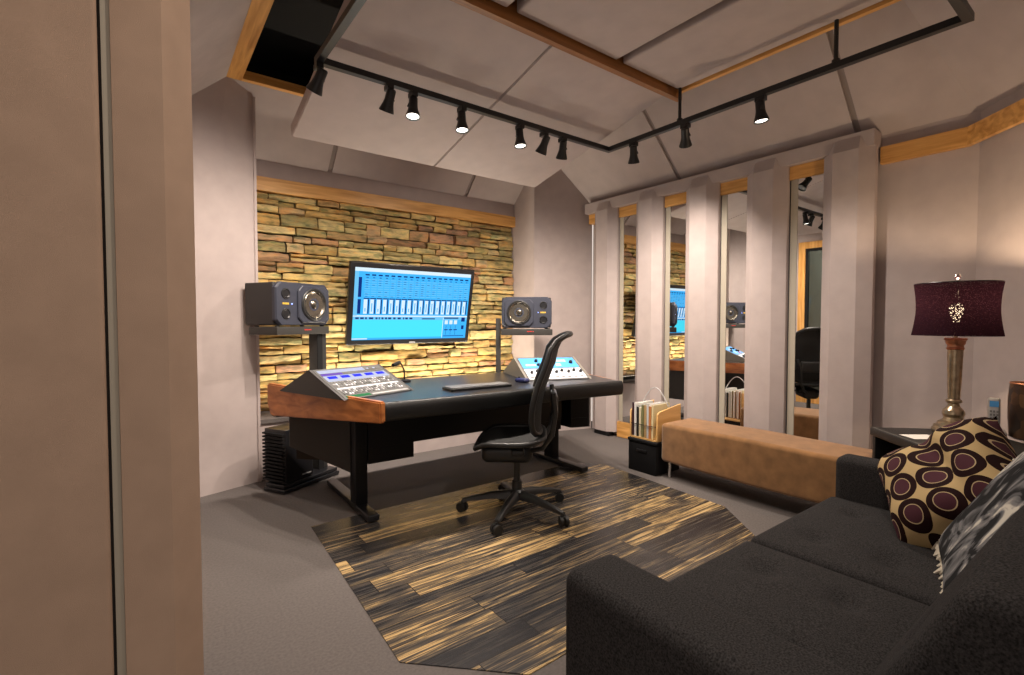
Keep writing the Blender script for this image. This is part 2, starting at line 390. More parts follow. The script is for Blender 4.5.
def thing(name, label, cat, loc=(0,0,0), rz=0, group=None):
    o = bpy.data.objects.new(name, None); COL.objects.link(o)
    o.empty_display_size = 0.1
    o.location = loc; o.rotation_euler = (0,0,rz); o['label'] = label; o['category'] = cat
    if group: o['group'] = group
    return o
def tag(o, label, cat, group=None):
    o['label'] = label; o['category'] = cat
    if group: o['group'] = group
    return o
def struct(o): o['kind'] = 'structure'; return o
def rot(a, ax): return Matrix.Rotation(a, 4, ax)
def trans(*p): return Matrix.Translation(p)
def dup(root, loc=None, rz=None, label=None):
    r = root.copy(); COL.objects.link(r)
    if loc is not None: r.location = loc
    if rz is not None: r.rotation_euler = (0,0,rz)
    if label: r['label'] = label
    for ch in list(root.children):
        c = ch.copy(); COL.objects.link(c); c.parent = r
        for gch in list(ch.children):
            d = gch.copy(); COL.objects.link(d); d.parent = c
    return r

# ------------------------------------------------------------------ room (x along the stone wall, y towards it)
UL, UR = 0.06, 4.0          # side walls
VS = 4.43                   # stone wall
NL, NR, NV = 0.665, 3.335, 4.05   # niche ends
ZT = 2.48                   # wall top
A = 0.442; ZO = ZT + A      # 45 degree perimeter slope
SV = 3.85
PKL, PKR = (UL+A, 3.988), (UR-A, 3.988)

# floors
FW = [(0.695,1.585),(1.02,1.265),(2.66,1.29),(2.98,1.68),(3.06,2.78),(2.90,2.98),(0.755,2.965)]
b_ = MB(); b_.box(-2.6, 4.3, -2.2, 4.7, -0.06, 0.0); struct(b_.build('floor', M['carpet'], smooth=0))
b_ = MB(); b_.prism(FW, 0.0005, 0.004); struct(b_.build('floor_inlay', M['planks'], smooth=0))

# walls
def wallpoly(name, pts, off, mat):
    b = MB(); b.slab(pts, off); return struct(b.build(name, mat, smooth=0))
TH = 0.08
# right splay & left splay (peaked tops)
zf = lambda v: ZT + (VS - v)
wallpoly('wall_front_right', [(UR,SV,0),(NR,NV,0),(NR,NV,zf(NV)),(PKR[0],PKR[1],ZO),(UR,SV,ZT)], (0.03,0.07,0), M['fabric'])
wallpoly('wall_front_left', [(UL,SV,0),(NL,NV,0),(NL,NV,zf(NV)),(PKL[0],PKL[1],ZO),(UL,SV,ZT)], (-0.03,0.07,0), M['fabric'])
# niche returns, back wall behind stone, ledge
b_ = MB(); b_.box(NR, NR+0.03, NV+0.005, VS+0.08, 0, 2.9); struct(b_.build('wall_niche_right', M['fabric'], smooth=0))
b_ = MB(); b_.box(NL-0.03, NL, NV+0.005, VS+0.08, 0, 2.9); struct(b_.build('wall_niche_left', M['fabric'], smooth=0))
b_ = MB(); b_.box(NL-0.002, NL+0.016, NV-0.010, NV+0.03, 0, 2.84); struct(b_.build('trim_1', M['fabric'], smooth=0))
b_ = MB(); b_.box(NL, NR, VS+0.045, VS+0.1, 0, 2.6); struct(b_.build('wall_behind_stone', M['groove'], smooth=0))
b_ = MB(); b_.box(NL, NR, VS-0.02, VS+0.045, 2.36, 2.56); struct(b_.build('wall_above_stone', M['fabric'], smooth=0))
b_ = MB(); b_.box(NL, NR, NV+0.02, VS+0.045, 0, 0.43)
struct(b_.build('wall_ledge', M['fabric'], smooth=0))
b_ = MB(); b_.box(NL, NR, NV+0.005, VS+0.045, 0.43, 0.46); struct(b_.build('trim_2', M['carpet'], smooth=0))
b_ = MB(); b_.box(NL, NR, VS-0.045, VS+0.04, 2.255, 2.365); struct(b_.build('trim_3', M['oakX'], smooth=0))

# stacked stone
sb = MB(); z = 0.46
def stone(x0, x1, z0, z1, dep):
    nx = max(2, int((x1-x0)/0.045)); ny = 3
    hh = z1-z0; za, zb_ = R.uniform(0,.10)*hh, R.uniform(0,.10)*hh; zc, zd = R.uniform(0,.08)*hh, R.uniform(0,.08)*hh; tl = R.uniform(-.010,.010)
    F = {}; jit = 0.004
    for i in range(nx+1):
        for j in range(ny+1):
            ex = i in (0,nx); ez = j in (0,ny)
            f0 = i/nx; px = x0+(x1-x0)*f0; lo_ = z0+zc*(1-f0)+zd*f0; hi_ = z1-za*(1-f0)-zb_*f0; pz = lo_+(hi_-lo_)*j/ny
            if not ex: px += R.uniform(-.008,.008)
            pz += R.uniform(-jit,jit)*(1.0 if ez else 1.5)
            if ex: px += R.uniform(0,0.006)*(1 if i==0 else -1)
            d = dep + tl*(j/ny-.5)*2 + R.uniform(-0.008,0.008) - (0.012 if ex else 0) - (0.010 if ez else 0)
            F[i,j] = sb.bm.verts.new((px, VS+0.03-d, pz))
    for i in range(nx):
        for j in range(ny): sb.bm.faces.new((F[i,j],F[i+1,j],F[i+1,j+1],F[i,j+1]))
    ringi = [(i,0) for i in range(nx)]+[(nx,j) for j in range(ny)]+[(i,ny) for i in range(nx,0,-1)]+[(0,j) for j in range(ny,0,-1)]
    back = [sb.bm.verts.new((F[k].co.x, VS+0.042, F[k].co.z)) for k in ringi]
    n = len(ringi)
    for k in range(n):
        sb.bm.faces.new((F[ringi[k]], back[k], back[(k+1)%n], F[ringi[(k+1)%n]]))
while z < 2.25:
    h = R.choice([0.048,0.058,0.066,0.078,0.09,0.105]); h = min(h, 2.255-z)
    if 2.255-(z+h) < 0.03: h = 2.255-z
    x = NL+0.002
    while x < NR-0.004:
        L = R.uniform(0.12,0.42); x1 = x+L
        if NR-x1 < 0.12: x1 = NR-0.002
        dep = R.uniform(0.022,0.074)
        if h > 0.07 and R.random() < 0.4 and x1-x > 0.2:
            m_ = z+h*R.uniform(.4,.6)
            stone(x+.002,x1-.002,z+.002,m_-.002,dep); stone(x+.002,x1-.002,m_+.001,z+h-.002,R.uniform(0.03,0.065))
        else: stone(x+.002, x1-.002, z+.002, z+h-.002, dep)
        x = x1
    z += h
struct(sb.build('wall_front', M['stone'], smooth=45))

# right wall with five columns and four mirrors
MU = 3.94   # mirror plane
wallpoly('wall_right', [(UR+0.02,SV,0),(UR+0.02,0.60,0),(UR+0.02,0.60,ZT),(UR+0.02,SV,ZT)], (TH,0,0), M['fabric'])
b_ = MB(); b_.box(3.875, UR+0.015, 1.185, SV-0.01, 2.37, ZT-0.005); struct(b_.build('wall_right_fascia', M['fabric'], smooth=0))
cols = [3.562, 3.006, 2.450, 1.894, 1.338]     # centres
ordn = ['farthest of five, nearest the stone wall', 'second of five from the stone wall', 'middle one of five on the mirrored wall', 'fourth of five from the stone wall', 'nearest of five, closest to the lamp table']
def column():
    b = MB(); hw, fw = 0.155, 0.078
    poly = [(hw,0.10),(hw,0.045),(fw,-0.035),(-fw,-0.035),(-hw,0.045),(-hw,0.10)]
    # local: x -> depth toward room is -x; build as (u,v)
    def ring(z, s): return [(MU + (-0.10 if d < 0 else (-0.035 if d < .08 else 0.012))*s + (0.0), v, z) for v, d in [(hw,.1),(hw,.045),(fw,-.035),(-fw,-.035),(-hw,.045),(-hw,.1)]]
    b.loft([ring(0.05,1), ring(2.36,1), [(MU-0.066+ (0.078 if abs(v)>0.1 else 0), v*0.98, 2.45) for v in (hw,hw,fw,-fw,-hw,-hw)]])
    return b
c0 = None
for k, v in enumerate(cols):
    t = thing('acoustic_column', 'fabric wrapped bevelled wall column, ' + ordn[k], 'column', (0, v, 0), 0, 'fabric columns between the mirrors')
    if c0 is None:
        cb_ = column().build('padded_cover', M['fabric'], t, smooth=20)
        pb_ = MB(); pb_.box(MU-0.085, MU+0.0, -0.10, 0.10, 0.004, 0.05); pl_ = pb_.build('plinth', M['black_matte'], t, smooth=0)
        c0 = (cb_, pl_)
    else:
        for src in c0:
            cc = src.copy(); COL.objects.link(cc); cc.parent = t
mo = ['farthest and narrowest looking, reflecting stone wall', 'second from the stone wall, reflecting the blue screen', 'third from the stone wall, reflecting a loudspeaker', 'nearest to the lamp table, reflecting the chair']
for k in range(4):
    v1 = cols[k]-0.155; v0 = cols[k+1]+0.155
    t = thing('wall_mirror', 'tall strip mirror between fabric columns, ' + mo[k], 'mirror', (MU, (v0+v1)/2, 0), 0, 'strip mirrors between the columns')
    h_ = (v1-v0)/2
    b_ = MB(); b_.box(0, 0.006, -h_+0.002, h_-0.062, 0.165, 2.265); b_.build('mirror_glass', M['mirror'], t, smooth=0)
    b_ = MB(); b_.box(-0.004, 0.012, h_-0.060, h_-0.012, 0.165, 2.265); b_.build('side_strip', M['cream'], t, smooth=0)
    b_ = MB(); b_.box(0.006, 0.014, h_-0.012, h_-0.001, 0.165, 2.265); b_.build('dark_joint', M['groove'], t, smooth=0)
    b_ = MB(); b_.box(MU-0.012, MU+0.05, v0+0.002, v1-0.002, 2.268, 2.368); struct(b_.build('trim_4', M['oakY'], smooth=0))
    b_ = MB(); b_.box(MU-0.02, MU+0.05, v0+0.002, v1-0.002, 0.004, 0.16); struct(b_.build('baseboard_right', M['oakY'], smooth=0))
# cream edge by first column
b_ = MB(); b_.box(MU, MU+0.03, cols[0]+0.165, cols[0]+0.182, 0.0, 2.3); struct(b_.build('trim_5', M['seam'], smooth=0))
b_ = MB(); b_.box(MU-0.01, UR+0.015, cols[0]+0.16, SV-0.02, 2.268, 2.368); struct(b_.build('trim_6', M['oakY'], smooth=0))
# right rear splay + trims
C0, C1 = (UR, 0.715), (3.20, -0.085)
dn = Vector((-0.7071, 0.7071, 0))
wallpoly('wall_rear_right', [(C0[0]+.02,C0[1]-.02,0),(C1[0],C1[1],0),(C1[0],C1[1],ZT),(C0[0]+.02,C0[1]-.02,ZT)], (0.06,-0.06,0), M['fabric'])
b_ = MB(); b_.box(UR-0.02, UR+0.018, 0.73, 1.18, 2.258, 2.37); struct(b_.build('trim_7', M['oakY'], smooth=0))
b_ = MB(); L_ = 1.12
b_.box(0, L_, -0.0, 0.03, 2.258, 2.37, T=trans(C0[0]+0.005, C0[1]+0.012, 0) @ rot(math.radians(225), 'Z') @ Matrix.Scale(-1,4,(0,1,0)))
struct(b_.build('trim_8', M['oakX'], smooth=0))
# rear wall behind sofa
wallpoly('wall_rear', [(3.22,-0.09,0),(0.80,-0.09,0),(0.80,-0.09,ZT),(3.22,-0.09,ZT)], (0,-0.08,0), M['fabric'])
# left wall with glazed door
DV0, DV1 = 2.20, 3.30
def wl(name, v0, v1, z0, z1):
    b = MB(); b.box(UL-TH, UL, v0, v1, z0, z1); return struct(b.build(name, M['fabric'], smooth=0))
wl('wall_left', DV1, SV+0.03, 0, ZT); wl('wall_left_over_door', 1.30, DV1, 2.37, ZT); wl('wall_left_near', 1.30, DV0, 0, 2.37)
t = thing('door_1', 'glazed door with honey oak frame on the left wall', 'door', (UL, (DV0+DV1)/2, 0)); t['kind'] = 'structure'
del t['label']; del t['category']
hw = (DV1-DV0)/2
b_ = MB(); b_.box(-0.06,0.02,-hw+.001,-hw+0.09,0.002,2.366); b_.box(-0.06,0.02,hw-0.09,hw-.001,0.002,2.366); b_.box(-0.06,0.02,-hw+0.09,hw-0.09,2.27,2.366); b_.box(-0.06,0.02,-hw+0.09,hw-0.09,0.002,0.14)
b_.build('door_frame', M['oakZ'], t, smooth=0)
b_ = MB(); 
for y0, y1, z0, z1 in ((-hw+.09,-hw+.13,.14,2.27),(hw-.13,hw-.09,.14,2.27),(-hw+.13,hw-.13,2.23,2.27),(-hw+.13,hw-.13,.14,.18)): b_.box(-0.04,0.0,y0,y1,z0,z1)
b_.build('inner_sash', M['black_matte'], t, smooth=0)
b_ = MB(); b_.box(-0.022,-0.016,-hw+.13,hw-.13,.18,2.23); b_.build('pane', M['glass'], t, smooth=0)
b_ = MB(); b_.box(-1.25, -1.2, 1.6, 4.6, 0, 2.5); struct(b_.build('wall_beyond_door', M['fabric'], smooth=0))
# near left reveal wall: padded panels facing the camera
b_ = MB()
b_.loft([[(-0.041,1.20,z_),(0.038,1.20,z_),(0.090,1.255,z_),(0.090,1.32,z_),(-0.041,1.32,z_)] for z_ in (0, ZT)])
struct(b_.build('wall_alcove_end', M['fabric_tan'], smooth=0))
b_ = MB(); b_.rbox(-0.9,-0.060,1.185,1.32,0,ZT,0.008); struct(b_.build('wall_alcove', M['fabric_tan']))
b_ = MB(); b_.box(-0.055,-0.0415,1.204,1.30,0,ZT); struct(b_.build('trim_9', M['cream'], smooth=0))
b_ = MB(); b_.box(-0.0605,-0.0545,1.21,1.30,0,ZT); struct(b_.build('trim_10', M['groove'], smooth=0))

# ------------------------------------------------------------------ ceiling
def quadslab(name, pts, mat=None, up=0.05):
    P = [Vector(p) for p in pts]
    n = (P[1]-P[0]).cross(P[2]-P[0]).normalized()
    if n.z < 0: n = -n
    b = MB(); b.slab(pts, n*up); return struct(b.build(name, mat or M['fabric2'], smooth=0))
g = 0.019
# front slope split at seams
def fpt(u, v): return (u, v, zf(v))
vt = PKR[1]
s1, s2 = 1.32, 2.70
quadslab('ceiling_front', [fpt(NL,VS),fpt(s1-g,VS),fpt(s1-g,vt),fpt(PKL[0],vt),fpt(NL,NV)])
quadslab('ceiling_front_middle', [fpt(s1+g,VS),fpt(s2-g,VS),fpt(s2-g,vt),fpt(s1+g,vt)])
quadslab('ceiling_front_right', [fpt(s2+g,VS),fpt(NR,VS),fpt(NR,NV),fpt(PKR[0],vt),fpt(s2+g,vt)])
for i, s_ in enumerate((s1, s2)):
    b_ = MB(); b_.slab([fpt(s_-g,VS),fpt(s_+g,VS),fpt(s_+g,vt),fpt(s_-g,vt)], (0,0.02,0.03)); 
    b_.bm.transform(trans(0,0.012,0.012)); struct(b_.build('ceiling_seam', M['seam'], smooth=0))
def rpt(u, v): return (u, v, ZT+(UR-u))
ut = 3.30; ZR = ZT+(UR-ut)
ks = [SV, 2.72, 1.31, 0.70]; kt = [vt-0.1, 2.74, 1.31, 1.005]
UB = UR+0.03
for i, nm in enumerate(('ceiling_right_far','ceiling_right','ceiling_right_near')):
    a0 = -g if i > 0 else 0; a1 = g if i < 2 else 0
    P_ = [rpt(UB,ks[i]+a0),rpt(UB,ks[i+1]+a1),rpt(ut,kt[i+1]+a1),rpt(ut,kt[i]+a0)]
    if i == 0: P_ = [rpt(UR,SV),rpt(UR,ks[1]+a1),rpt(ut,kt[1]+a1),rpt(ut,vt),rpt(*PKR)]
    quadslab(nm, P_)
for i in (1,2):
    b_ = MB(); b_.slab([rpt(UR,ks[i]-g),rpt(UR,ks[i]+g),rpt(ut,kt[i]+g),rpt(ut,kt[i]-g)], (0.02,0,0.03)); b_.bm.transform(trans(0.012,0,0.012))
    struct(b_.build('ceiling_seam', M['seam'], smooth=0))
# left slope
quadslab('ceiling_left', [(UL,SV,ZT),(UL,1.25,ZT),(UL+A,1.25,ZO),(PKL[0],vt,ZO)])
# rear right and rear slopes
ri = Vector((ut, 1.005)); ri2 = Vector((2.905, 0.61))
quadslab('ceiling_rear_right', [(UR+.03,0.702,ZT-.03),(C1[0]+.021,C1[1]-.021,ZT-.03),(ri2.x,ri2.y,ZR),(ri.x,ri.y,ZR)])
quadslab('ceiling_rear', [(C1[0],-0.09,ZT),(0.5,-0.09,ZT),(0.5,0.61,ZR),(ri2.x,ri2.y,ZR)])
b_ = MB(); b_.box(-2.0,0.06,-2.0,1.32,ZT,ZT+0.05); struct(b_.build('ceiling_alcove', M['fabric2'], smooth=0))
b_ = MB(); b_.box(-0.1,4.15,-0.3,4.6,3.30,3.36); struct(b_.build('ceiling', M['black_ceiling'], smooth=0))
b_ = MB()
b_.box(-0.12,-0.02,-0.25,4.6,2.535,3.30); b_.box(4.07,4.15,-0.25,4.6,2.50,3.30); b_.box(-0.02,4.07,4.54,4.6,2.50,3.30); b_.box(-0.02,4.07,-0.25,-0.17,2.50,3.30)  # black walls added outside the slopes to stop world light leaking in
struct(b_.build('ceiling_leak_block', M['black_ceiling'], smooth=0))
# oak trim round the opening
b_ = MB(); b_.box(PKL[0]-0.01,PKL[0]+0.085,1.3,vt-0.001,ZO-0.012,ZO+0.05); struct(b_.build('trim_11', M['oakY'], smooth=0))
b_ = MB(); b_.box(PKL[0]+0.086,PKR[0],vt-0.045,vt,ZO-0.012,ZO+0.05); struct(b_.build('trim_12', M['oakX'], smooth=0))
# rear hung panels with beam
rp = [('leftmost', .72, 1.53), ('middle', 1.59, 2.37), ('rightmost', 2.43, 3.015)]
for nm, a, c in rp:
    b_ = MB(); b_.rbox(a, c, 0.76, 2.085, 2.815, 2.89, 0.012)
    tag(b_.build('ceiling_panel', M['fabric2']), 'flat fabric ceiling panel behind the brown beam, %s of three' % nm, 'acoustic panel', 'flat ceiling panels behind the beam')
b_ = MB(); b_.box(.70, 3.075, 2.095, 2.135, 2.765, 2.90)
o_ = tag(b_.build('ceiling_beam', M['beam'], smooth=0), 'long brown wooden beam hung across the ceiling above the lighting track', 'beam')
b_ = MB(); b_.box(3.02, 3.05, 0.76, 2.094, 2.80, 2.90)
tag(b_.build('panel_edge_board', M['oakY'], smooth=0), 'slim oak edging strip along the right side of the flat ceiling panels', 'trim')
# front tilted cloud
t = thing('acoustic_cloud', 'large tilted fabric acoustic cloud hung in front of the beam', 'acoustic panel', (1.885, 2.86, 2.62))
def cl(u, v):
    return (u-1.885, v-2.86, 2.45+(3.58-v)/(3.58-2.13)*0.335-2.62)
for a, c in ((.82,1.893),(1.899,2.95)):
    P4 = [Vector(cl(a,3.58)),Vector(cl(c,3.58)),Vector(cl(c,2.13)),Vector(cl(a,2.13))]
    n = Vector((0, 0.225, 0.974)); b_ = MB(); b_.slab(P4, n*0.085); b_.bevel(0.006,2); b_.build('panel', M['fabric2'], t)

# ------------------------------------------------------------------ track lights
TZ = 2.555; TU0, TU1, TV0, TV1 = 0.76, 3.0, 0.57, 2.71
t = thing('lighting_track', 'black square loop of ceiling lighting track hung below the panels', 'lighting track', (0,0,TZ))
w = 0.018
def rail(x0,x1,y0,y1):
    b = MB(); b.box(x0,x1,y0,y1,0,0.034); b.build('rail', M['black_metal'], t, smooth=0)
rail(TU0-w,TU1+w,TV1-w,TV1+w); rail(TU1-w,TU1+w,TV0+w,TV1-w); rail(TU0-w,TU1+w,TV0-w,TV0+w); rail(TU0-w,TU0+w,TV0+w,TV1-w)
for x, y, zt in ((TU1,2.06,2.814),(TU1,1.10,2.814),(TU0+0.01,1.4,3.3),(1.9,TV0,3.3)):
    b_ = MB(); b_.cyl((x,y,0.034),(x,y,zt-TZ),0.011,n=10); b_.cyl((x,y,0.034),(x,y,0.05),0.02,n=10); b_.build('hanger_rod', M['black_metal'], t)
WARM = (1.0, 0.87, 0.75)
heads = []
def head(x, y, aim, power, lit, label, angle=135, blend=1.0, hcol=WARM):
    d = (Vector(aim)-Vector((x,y,TZ-0.11))).normalized()
    th_ = thing('track_spotlight', label, 'spotlight', (x, y, TZ), 0, 'spotlights on the ceiling track')
    b = MB(); b.box(-0.018,0.018,-0.03,0.03,-0.028,-0.001); b.build('adapter', M['black_metal'], th_, smooth=0)
    side = Vector((d.y,-d.x,0)); side = side.normalized() if side.length > 0.05 else Vector((1,0,0))
    piv = Vector((0,0,-0.085))
    b = MB(); b.tube([(0,0,-0.028), side*0.012+Vector((0,0,-0.05)), piv+side*0.028], 0.010, n=8); b.build('yoke', M['black_metal'], th_)
    q = Vector((0,0,-1)).rotation_difference(d).to_matrix().to_4x4(); T = trans(*piv) @ q
    b = MB(); b.lathe([(0.020,0.062),(0.026,0.056),(0.027,0.0),(0.031,-0.02),(0.043,-0.058),(0.043,-0.064),(0.038,-0.064),(0.036,-0.056),(0.001,-0.050)], n=20, T=T); b.build('housing', M['black_metal'], th_)
    b = MB(); b.lathe([(0.0355,-0.056),(0.030,-0.059),(0.001,-0.060)], n=20, T=T, cap=False); b.build('lamp_face', M['lamp_on'] if lit else M['lamp_off'], th_)
    if power:
        L = bpy.data.lights.new('spot_beam','SPOT'); L.energy = power; L.spot_size = math.radians(angle); L.spot_blend = blend
        L.color = hcol; L.shadow_soft_size = 0.03
        lo = bpy.data.objects.new('spot_beam', L); COL.objects.link(lo); lo.parent = th_
        lo.matrix_local = T @ trans(0,0,-0.075)
    return th_
S = 1.0
head(0.76, TV1, (0.30,3.7,1.0), 85, False, 'dark track spotlight at the left corner beside the ceiling opening')
head(1.15, TV1, (0.95,3.9,0.3), 105, False, 'track spotlight on the far rail, left one of the left pair')
head(1.30, TV1, (1.05,2.35,0.2), 70, True, 'glowing track spotlight on the far rail, right one of the left pair')
head(1.635, TV1, (1.58,2.45,0.2), 70, True, 'glowing track spotlight on the far rail standing alone left of the panel seam')
head(2.10, TV1, (2.12,2.45,0.2), 70, True, 'glowing track spotlight on the far rail, first right of the panel seam')
head(2.32, TV1, (2.2,3.9,0.5), 120, False, 'track spotlight on the far rail, left one of the close pair near the corner')
head(2.50, TV1, (3.0,3.7,0.4), 100, False, 'track spotlight on the far rail, nearest to the corner of the track')
head(TU1, 2.46, (3.75,3.0,0.5), 85, True, 'track spotlight on the right rail just past the corner')
head(TU1, 2.015, (3.83,2.5,1.35), 80, False, 'track spotlight on the right rail, in the middle beside the first hanger rod', 80)
head(TU1, 1.5, (3.15,1.35,0.2), 95, True, 'glowing track spotlight on the right rail, nearest to the lamp table')
# fill spotlights added on the out-of-view part of the track
head(TU0, 1.5, (0.42,2.45,0.0), 75, False, 'added out-of-view track spotlight on the left rail over the carpet', 56, 0.12)
head(0.95, TV0, (0.2,0.9,0.9), 45, False, 'added out-of-view track spotlight on the near rail by the doorway')
head(1.6, TV0, (1.8,1.6,0.0), 45, False, 'added out-of-view track spotlight on the near rail over the sofa')

# light bar standing on the ledge, washing up the stone
t = thing('light_bar', 'slim light bar on the ledge behind the desk washing up the stone wall', 'light bar', (2.0, 4.13, 0.461))
b_ = MB(); b_.box(-1.2,1.2,-0.03,0.03,0.0,0.02); b_.box(-1.2,1.2,-0.03,-0.026,0.02,0.04); b_.box(-1.2,1.2,0.026,0.03,0.02,0.032); b_.build('channel', M['black_metal'], t, smooth=0)
b_ = MB(); b_.box(-1.19,1.19,-0.024,0.024,0.0205,0.024); b_.build('diffuser', emat('bar_glow',(1.0,0.85,0.62),3.0), t, smooth=0)
L = bpy.data.lights.new('bar_light','AREA'); L.shape = 'RECTANGLE'; L.size = 2.36; L.size_y = 0.045; L.energy = 40; L.color = (1.0,0.86,0.68)
lo = bpy.data.objects.new('bar_light', L); COL.objects.link(lo); lo.parent = t; lo.location = (0,0,0.030); lo.rotation_euler = (PI,0,0)
# unseen point light added to brighten the space beyond the glazed door
L = bpy.data.lights.new('hall_fill','POINT'); L.energy = 22; L.color = (0.95,1.0,0.88); L.shadow_soft_size = 0.1
lo = bpy.data.objects.new('hall_fill', L); COL.objects.link(lo); lo.location = (-0.75,2.9,2.3)

# ------------------------------------------------------------------ television
TVC = (2.02, 4.20, 1.35); WTV, HTV = 1.24, 0.735
t = thing('television', 'wide flat screen on the stone wall showing a blue mixing console', 'television', TVC)
t.rotation_euler = (math.radians(11), 0, 0)
b_ = MB(); b_.rbox(-WTV/2, WTV/2, 0.0, 0.05, -HTV/2, HTV/2, 0.010); b_.build('bezel', M['black_satin'], t)
b_ = MB(); b_.box(-0.2,0.2,0.05,0.11,-0.2,0.2); b_.build('wall_mount', M['black_matte'], t, smooth=0)
b_ = MB(); b_.box(-0.03,0.03,-0.002,0.0,-HTV/2+0.012,-HTV/2+0.022); b_.build('badge', M['silver'], t, smooth=0)
SM = [emat('scr_blue',(0.045,0.38,0.80),1.35), emat('scr_cyan',(0.06,0.62,0.80),1.35), emat('scr_white',(0.72,0.88,1.0),1.05),
      emat('scr_navy',(0.008,0.035,0.22),1.0), emat('scr_pale',(0.16,0.54,0.88),1.1), emat('scr_mid',(0.02,0.16,0.52),1.0)]
b_ = MB(); WS, HS = WTV-0.085, HTV-0.095; lay = [0]
def q(x0,x1,y0,y1,mi,l):   # fractions, y from top
    b_.mi = mi; X = lambda f: -WS/2+WS*f; Z = lambda f: HS/2-HS*f; yy = -0.0015-l*0.0004
    b_.face([(X(x0),yy,Z(y0)),(X(x0),yy,Z(y1)),(X(x1),yy,Z(y1)),(X(x1),yy,Z(y0))])
q(0,1,0,1,0,0); q(0,1,0,.05,2,1); q(0,.03,.05,.66,4,1)
q(.03,.055,.13,.40,3,1); q(.03,.055,.43,.63,3,1)
for k in range(18):
    x = .075+k*.051
    q(x+.004,x+.036,.085,.105,3,1); q(x+.012,x+.03,.125,.138,5,1)
    for rr_ in range(8):
        y = .155+rr_*.031
        q(x+.002,x+.046,y,y+.010,4,1)
        if R.random()<.5: q(x+.008,x+.03,y+.012,y+.020,5,1)
    q(x,x+.047,.41,.425,3,1)
    q(x+.002,x+.030,.43,.63,2,1); q(x+.034,x+.044,.43,.63,3,1); q(x+.010,x+.020,.46+R.uniform(0,.1),.60,4,2)
q(0,1,.65,.67,2,1); q(0,1,.67,.715,4,1)
x = .02
while x < .46:
    w_ = R.uniform(.01,.035); q(x,x+w_,.68,.705,3,2); x += w_+R.uniform(.008,.02)
q(.57,.69,.69,.705,3,2)
q(0,.765,.715,.97,1,1); q(.765,.77,.68,.99,2,2); q(.775,.915,.675,.695,3,2); q(.945,.98,.675,.74,3,2)
for k in range(3):
    q(.785+.045*k,.815+.045*k,.72,.78,2,2); q(.80+.045*k,.803+.045*k,.80,.95,3,2); q(.785+.045*k,.82+.045*k,.86,.875,3,3)
q(.95,.975,.80,.86,3,2); q(.78,.98,.955,.97,5,2); q(0,.12,.975,.99,2,2)
b_.build('screen', SM, t, smooth=0)

# ------------------------------------------------------------------ loudspeakers and stands
def speaker(loc, rz, flip, label):
    t = thing('loudspeaker', label, 'loudspeaker', loc, rz, 'loudspeakers on stands')
    W, H, D = 0.46, 0.285, 0.30; c = 0.038; fx = -1 if flip else 1
    def oct_(y, s, dx=0): 
        a, h = W/2*s, H/2*s; k = c
        return [(-a+k,y,-h+H/2),(a-k,y,-h+H/2),(a,y,-h+k+H/2),(a,y,h-k+H/2),(a-k,y,h+H/2),(-a+k,y,h+H/2),(-a,y,h-k+H/2),(-a,y,-h+k+H/2)]
    b = MB(); b.rbox(-W/2+.004,W/2-.004,0.03,D,0.004,H-.004,0.008); b.build('cabinet', M['speaker_side'], t)
    b = MB(); b.loft([oct_(0.032,1.0), oct_(0.006,1.0), oct_(-0.004,0.965)]); b.build('front_baffle', M['speaker_blue'], t, smooth=20)
    zc = H/2; wx = 0.072*fx; txx = -0.152*fx
    # raised woofer plate with chamfered corners
    b = MB(); a = 0.132; k = 0.035
    pl = lambda y, s: [(wx+px*s, y, zc+pz*s) for px, pz in ((-a+k,-.125),(a-k,-.125),(a,-.125+k),(a,.125-k),(a-k,.125),(-a+k,.125),(-a,.125-k),(-a,-.125+k))]
    b.loft([pl(-0.003,1), pl(-0.014,1), pl(-0.019,.96)]); b.build('woofer_plate', M['speaker_blue'], t, smooth=20)
    TF = lambda x, z: trans(x, -0.019, z) @ rot(PI/2,'X')
    b = MB(); b.lathe([(0.110,-0.0005),(0.110,0.006),(0.104,0.010),(0.095,0.008),(0.088,0.001)], n=36, T=TF(wx,zc), cap=False); b.build('woofer_ring', M['graphite'], t)
    b = MB(); b.lathe([(0.096,0.006),(0.090,0.011),(0.082,0.006),(0.078,0.002),(0.030,-0.0008),(0.028,0.003),(0.018,0.010),(0.001,0.013)], n=36, T=TF(wx,zc), cap=False); b.build('woofer_cone', M['cone'], t)
    for s in (-1,1):
        b = MB(); TT = trans(txx,-0.004,zc+s*0.066) @ rot(PI/2,'X')
        b.lathe([(0.036,-0.0005),(0.035,0.004),(0.030,0.005),(0.025,0.001),(0.001,0.0005)], n=24, T=TT, cap=False); b.build('port_ring', M['horn'], t)
    b = MB()
    for k_ in range(4): b.box(txx-0.026+k_*0.013, txx-0.016+k_*0.013, -0.0062,-0.004, zc-0.005, zc+0.007)
    b.build('maker_mark', M['gold'], t, smooth=0)
    b = MB(); b.cyl((txx+0.048*fx,-0.008,zc),(txx+0.048*fx,-0.004,zc),0.004,n=10); b.build('power_light', M['led_point'], t)
    return t
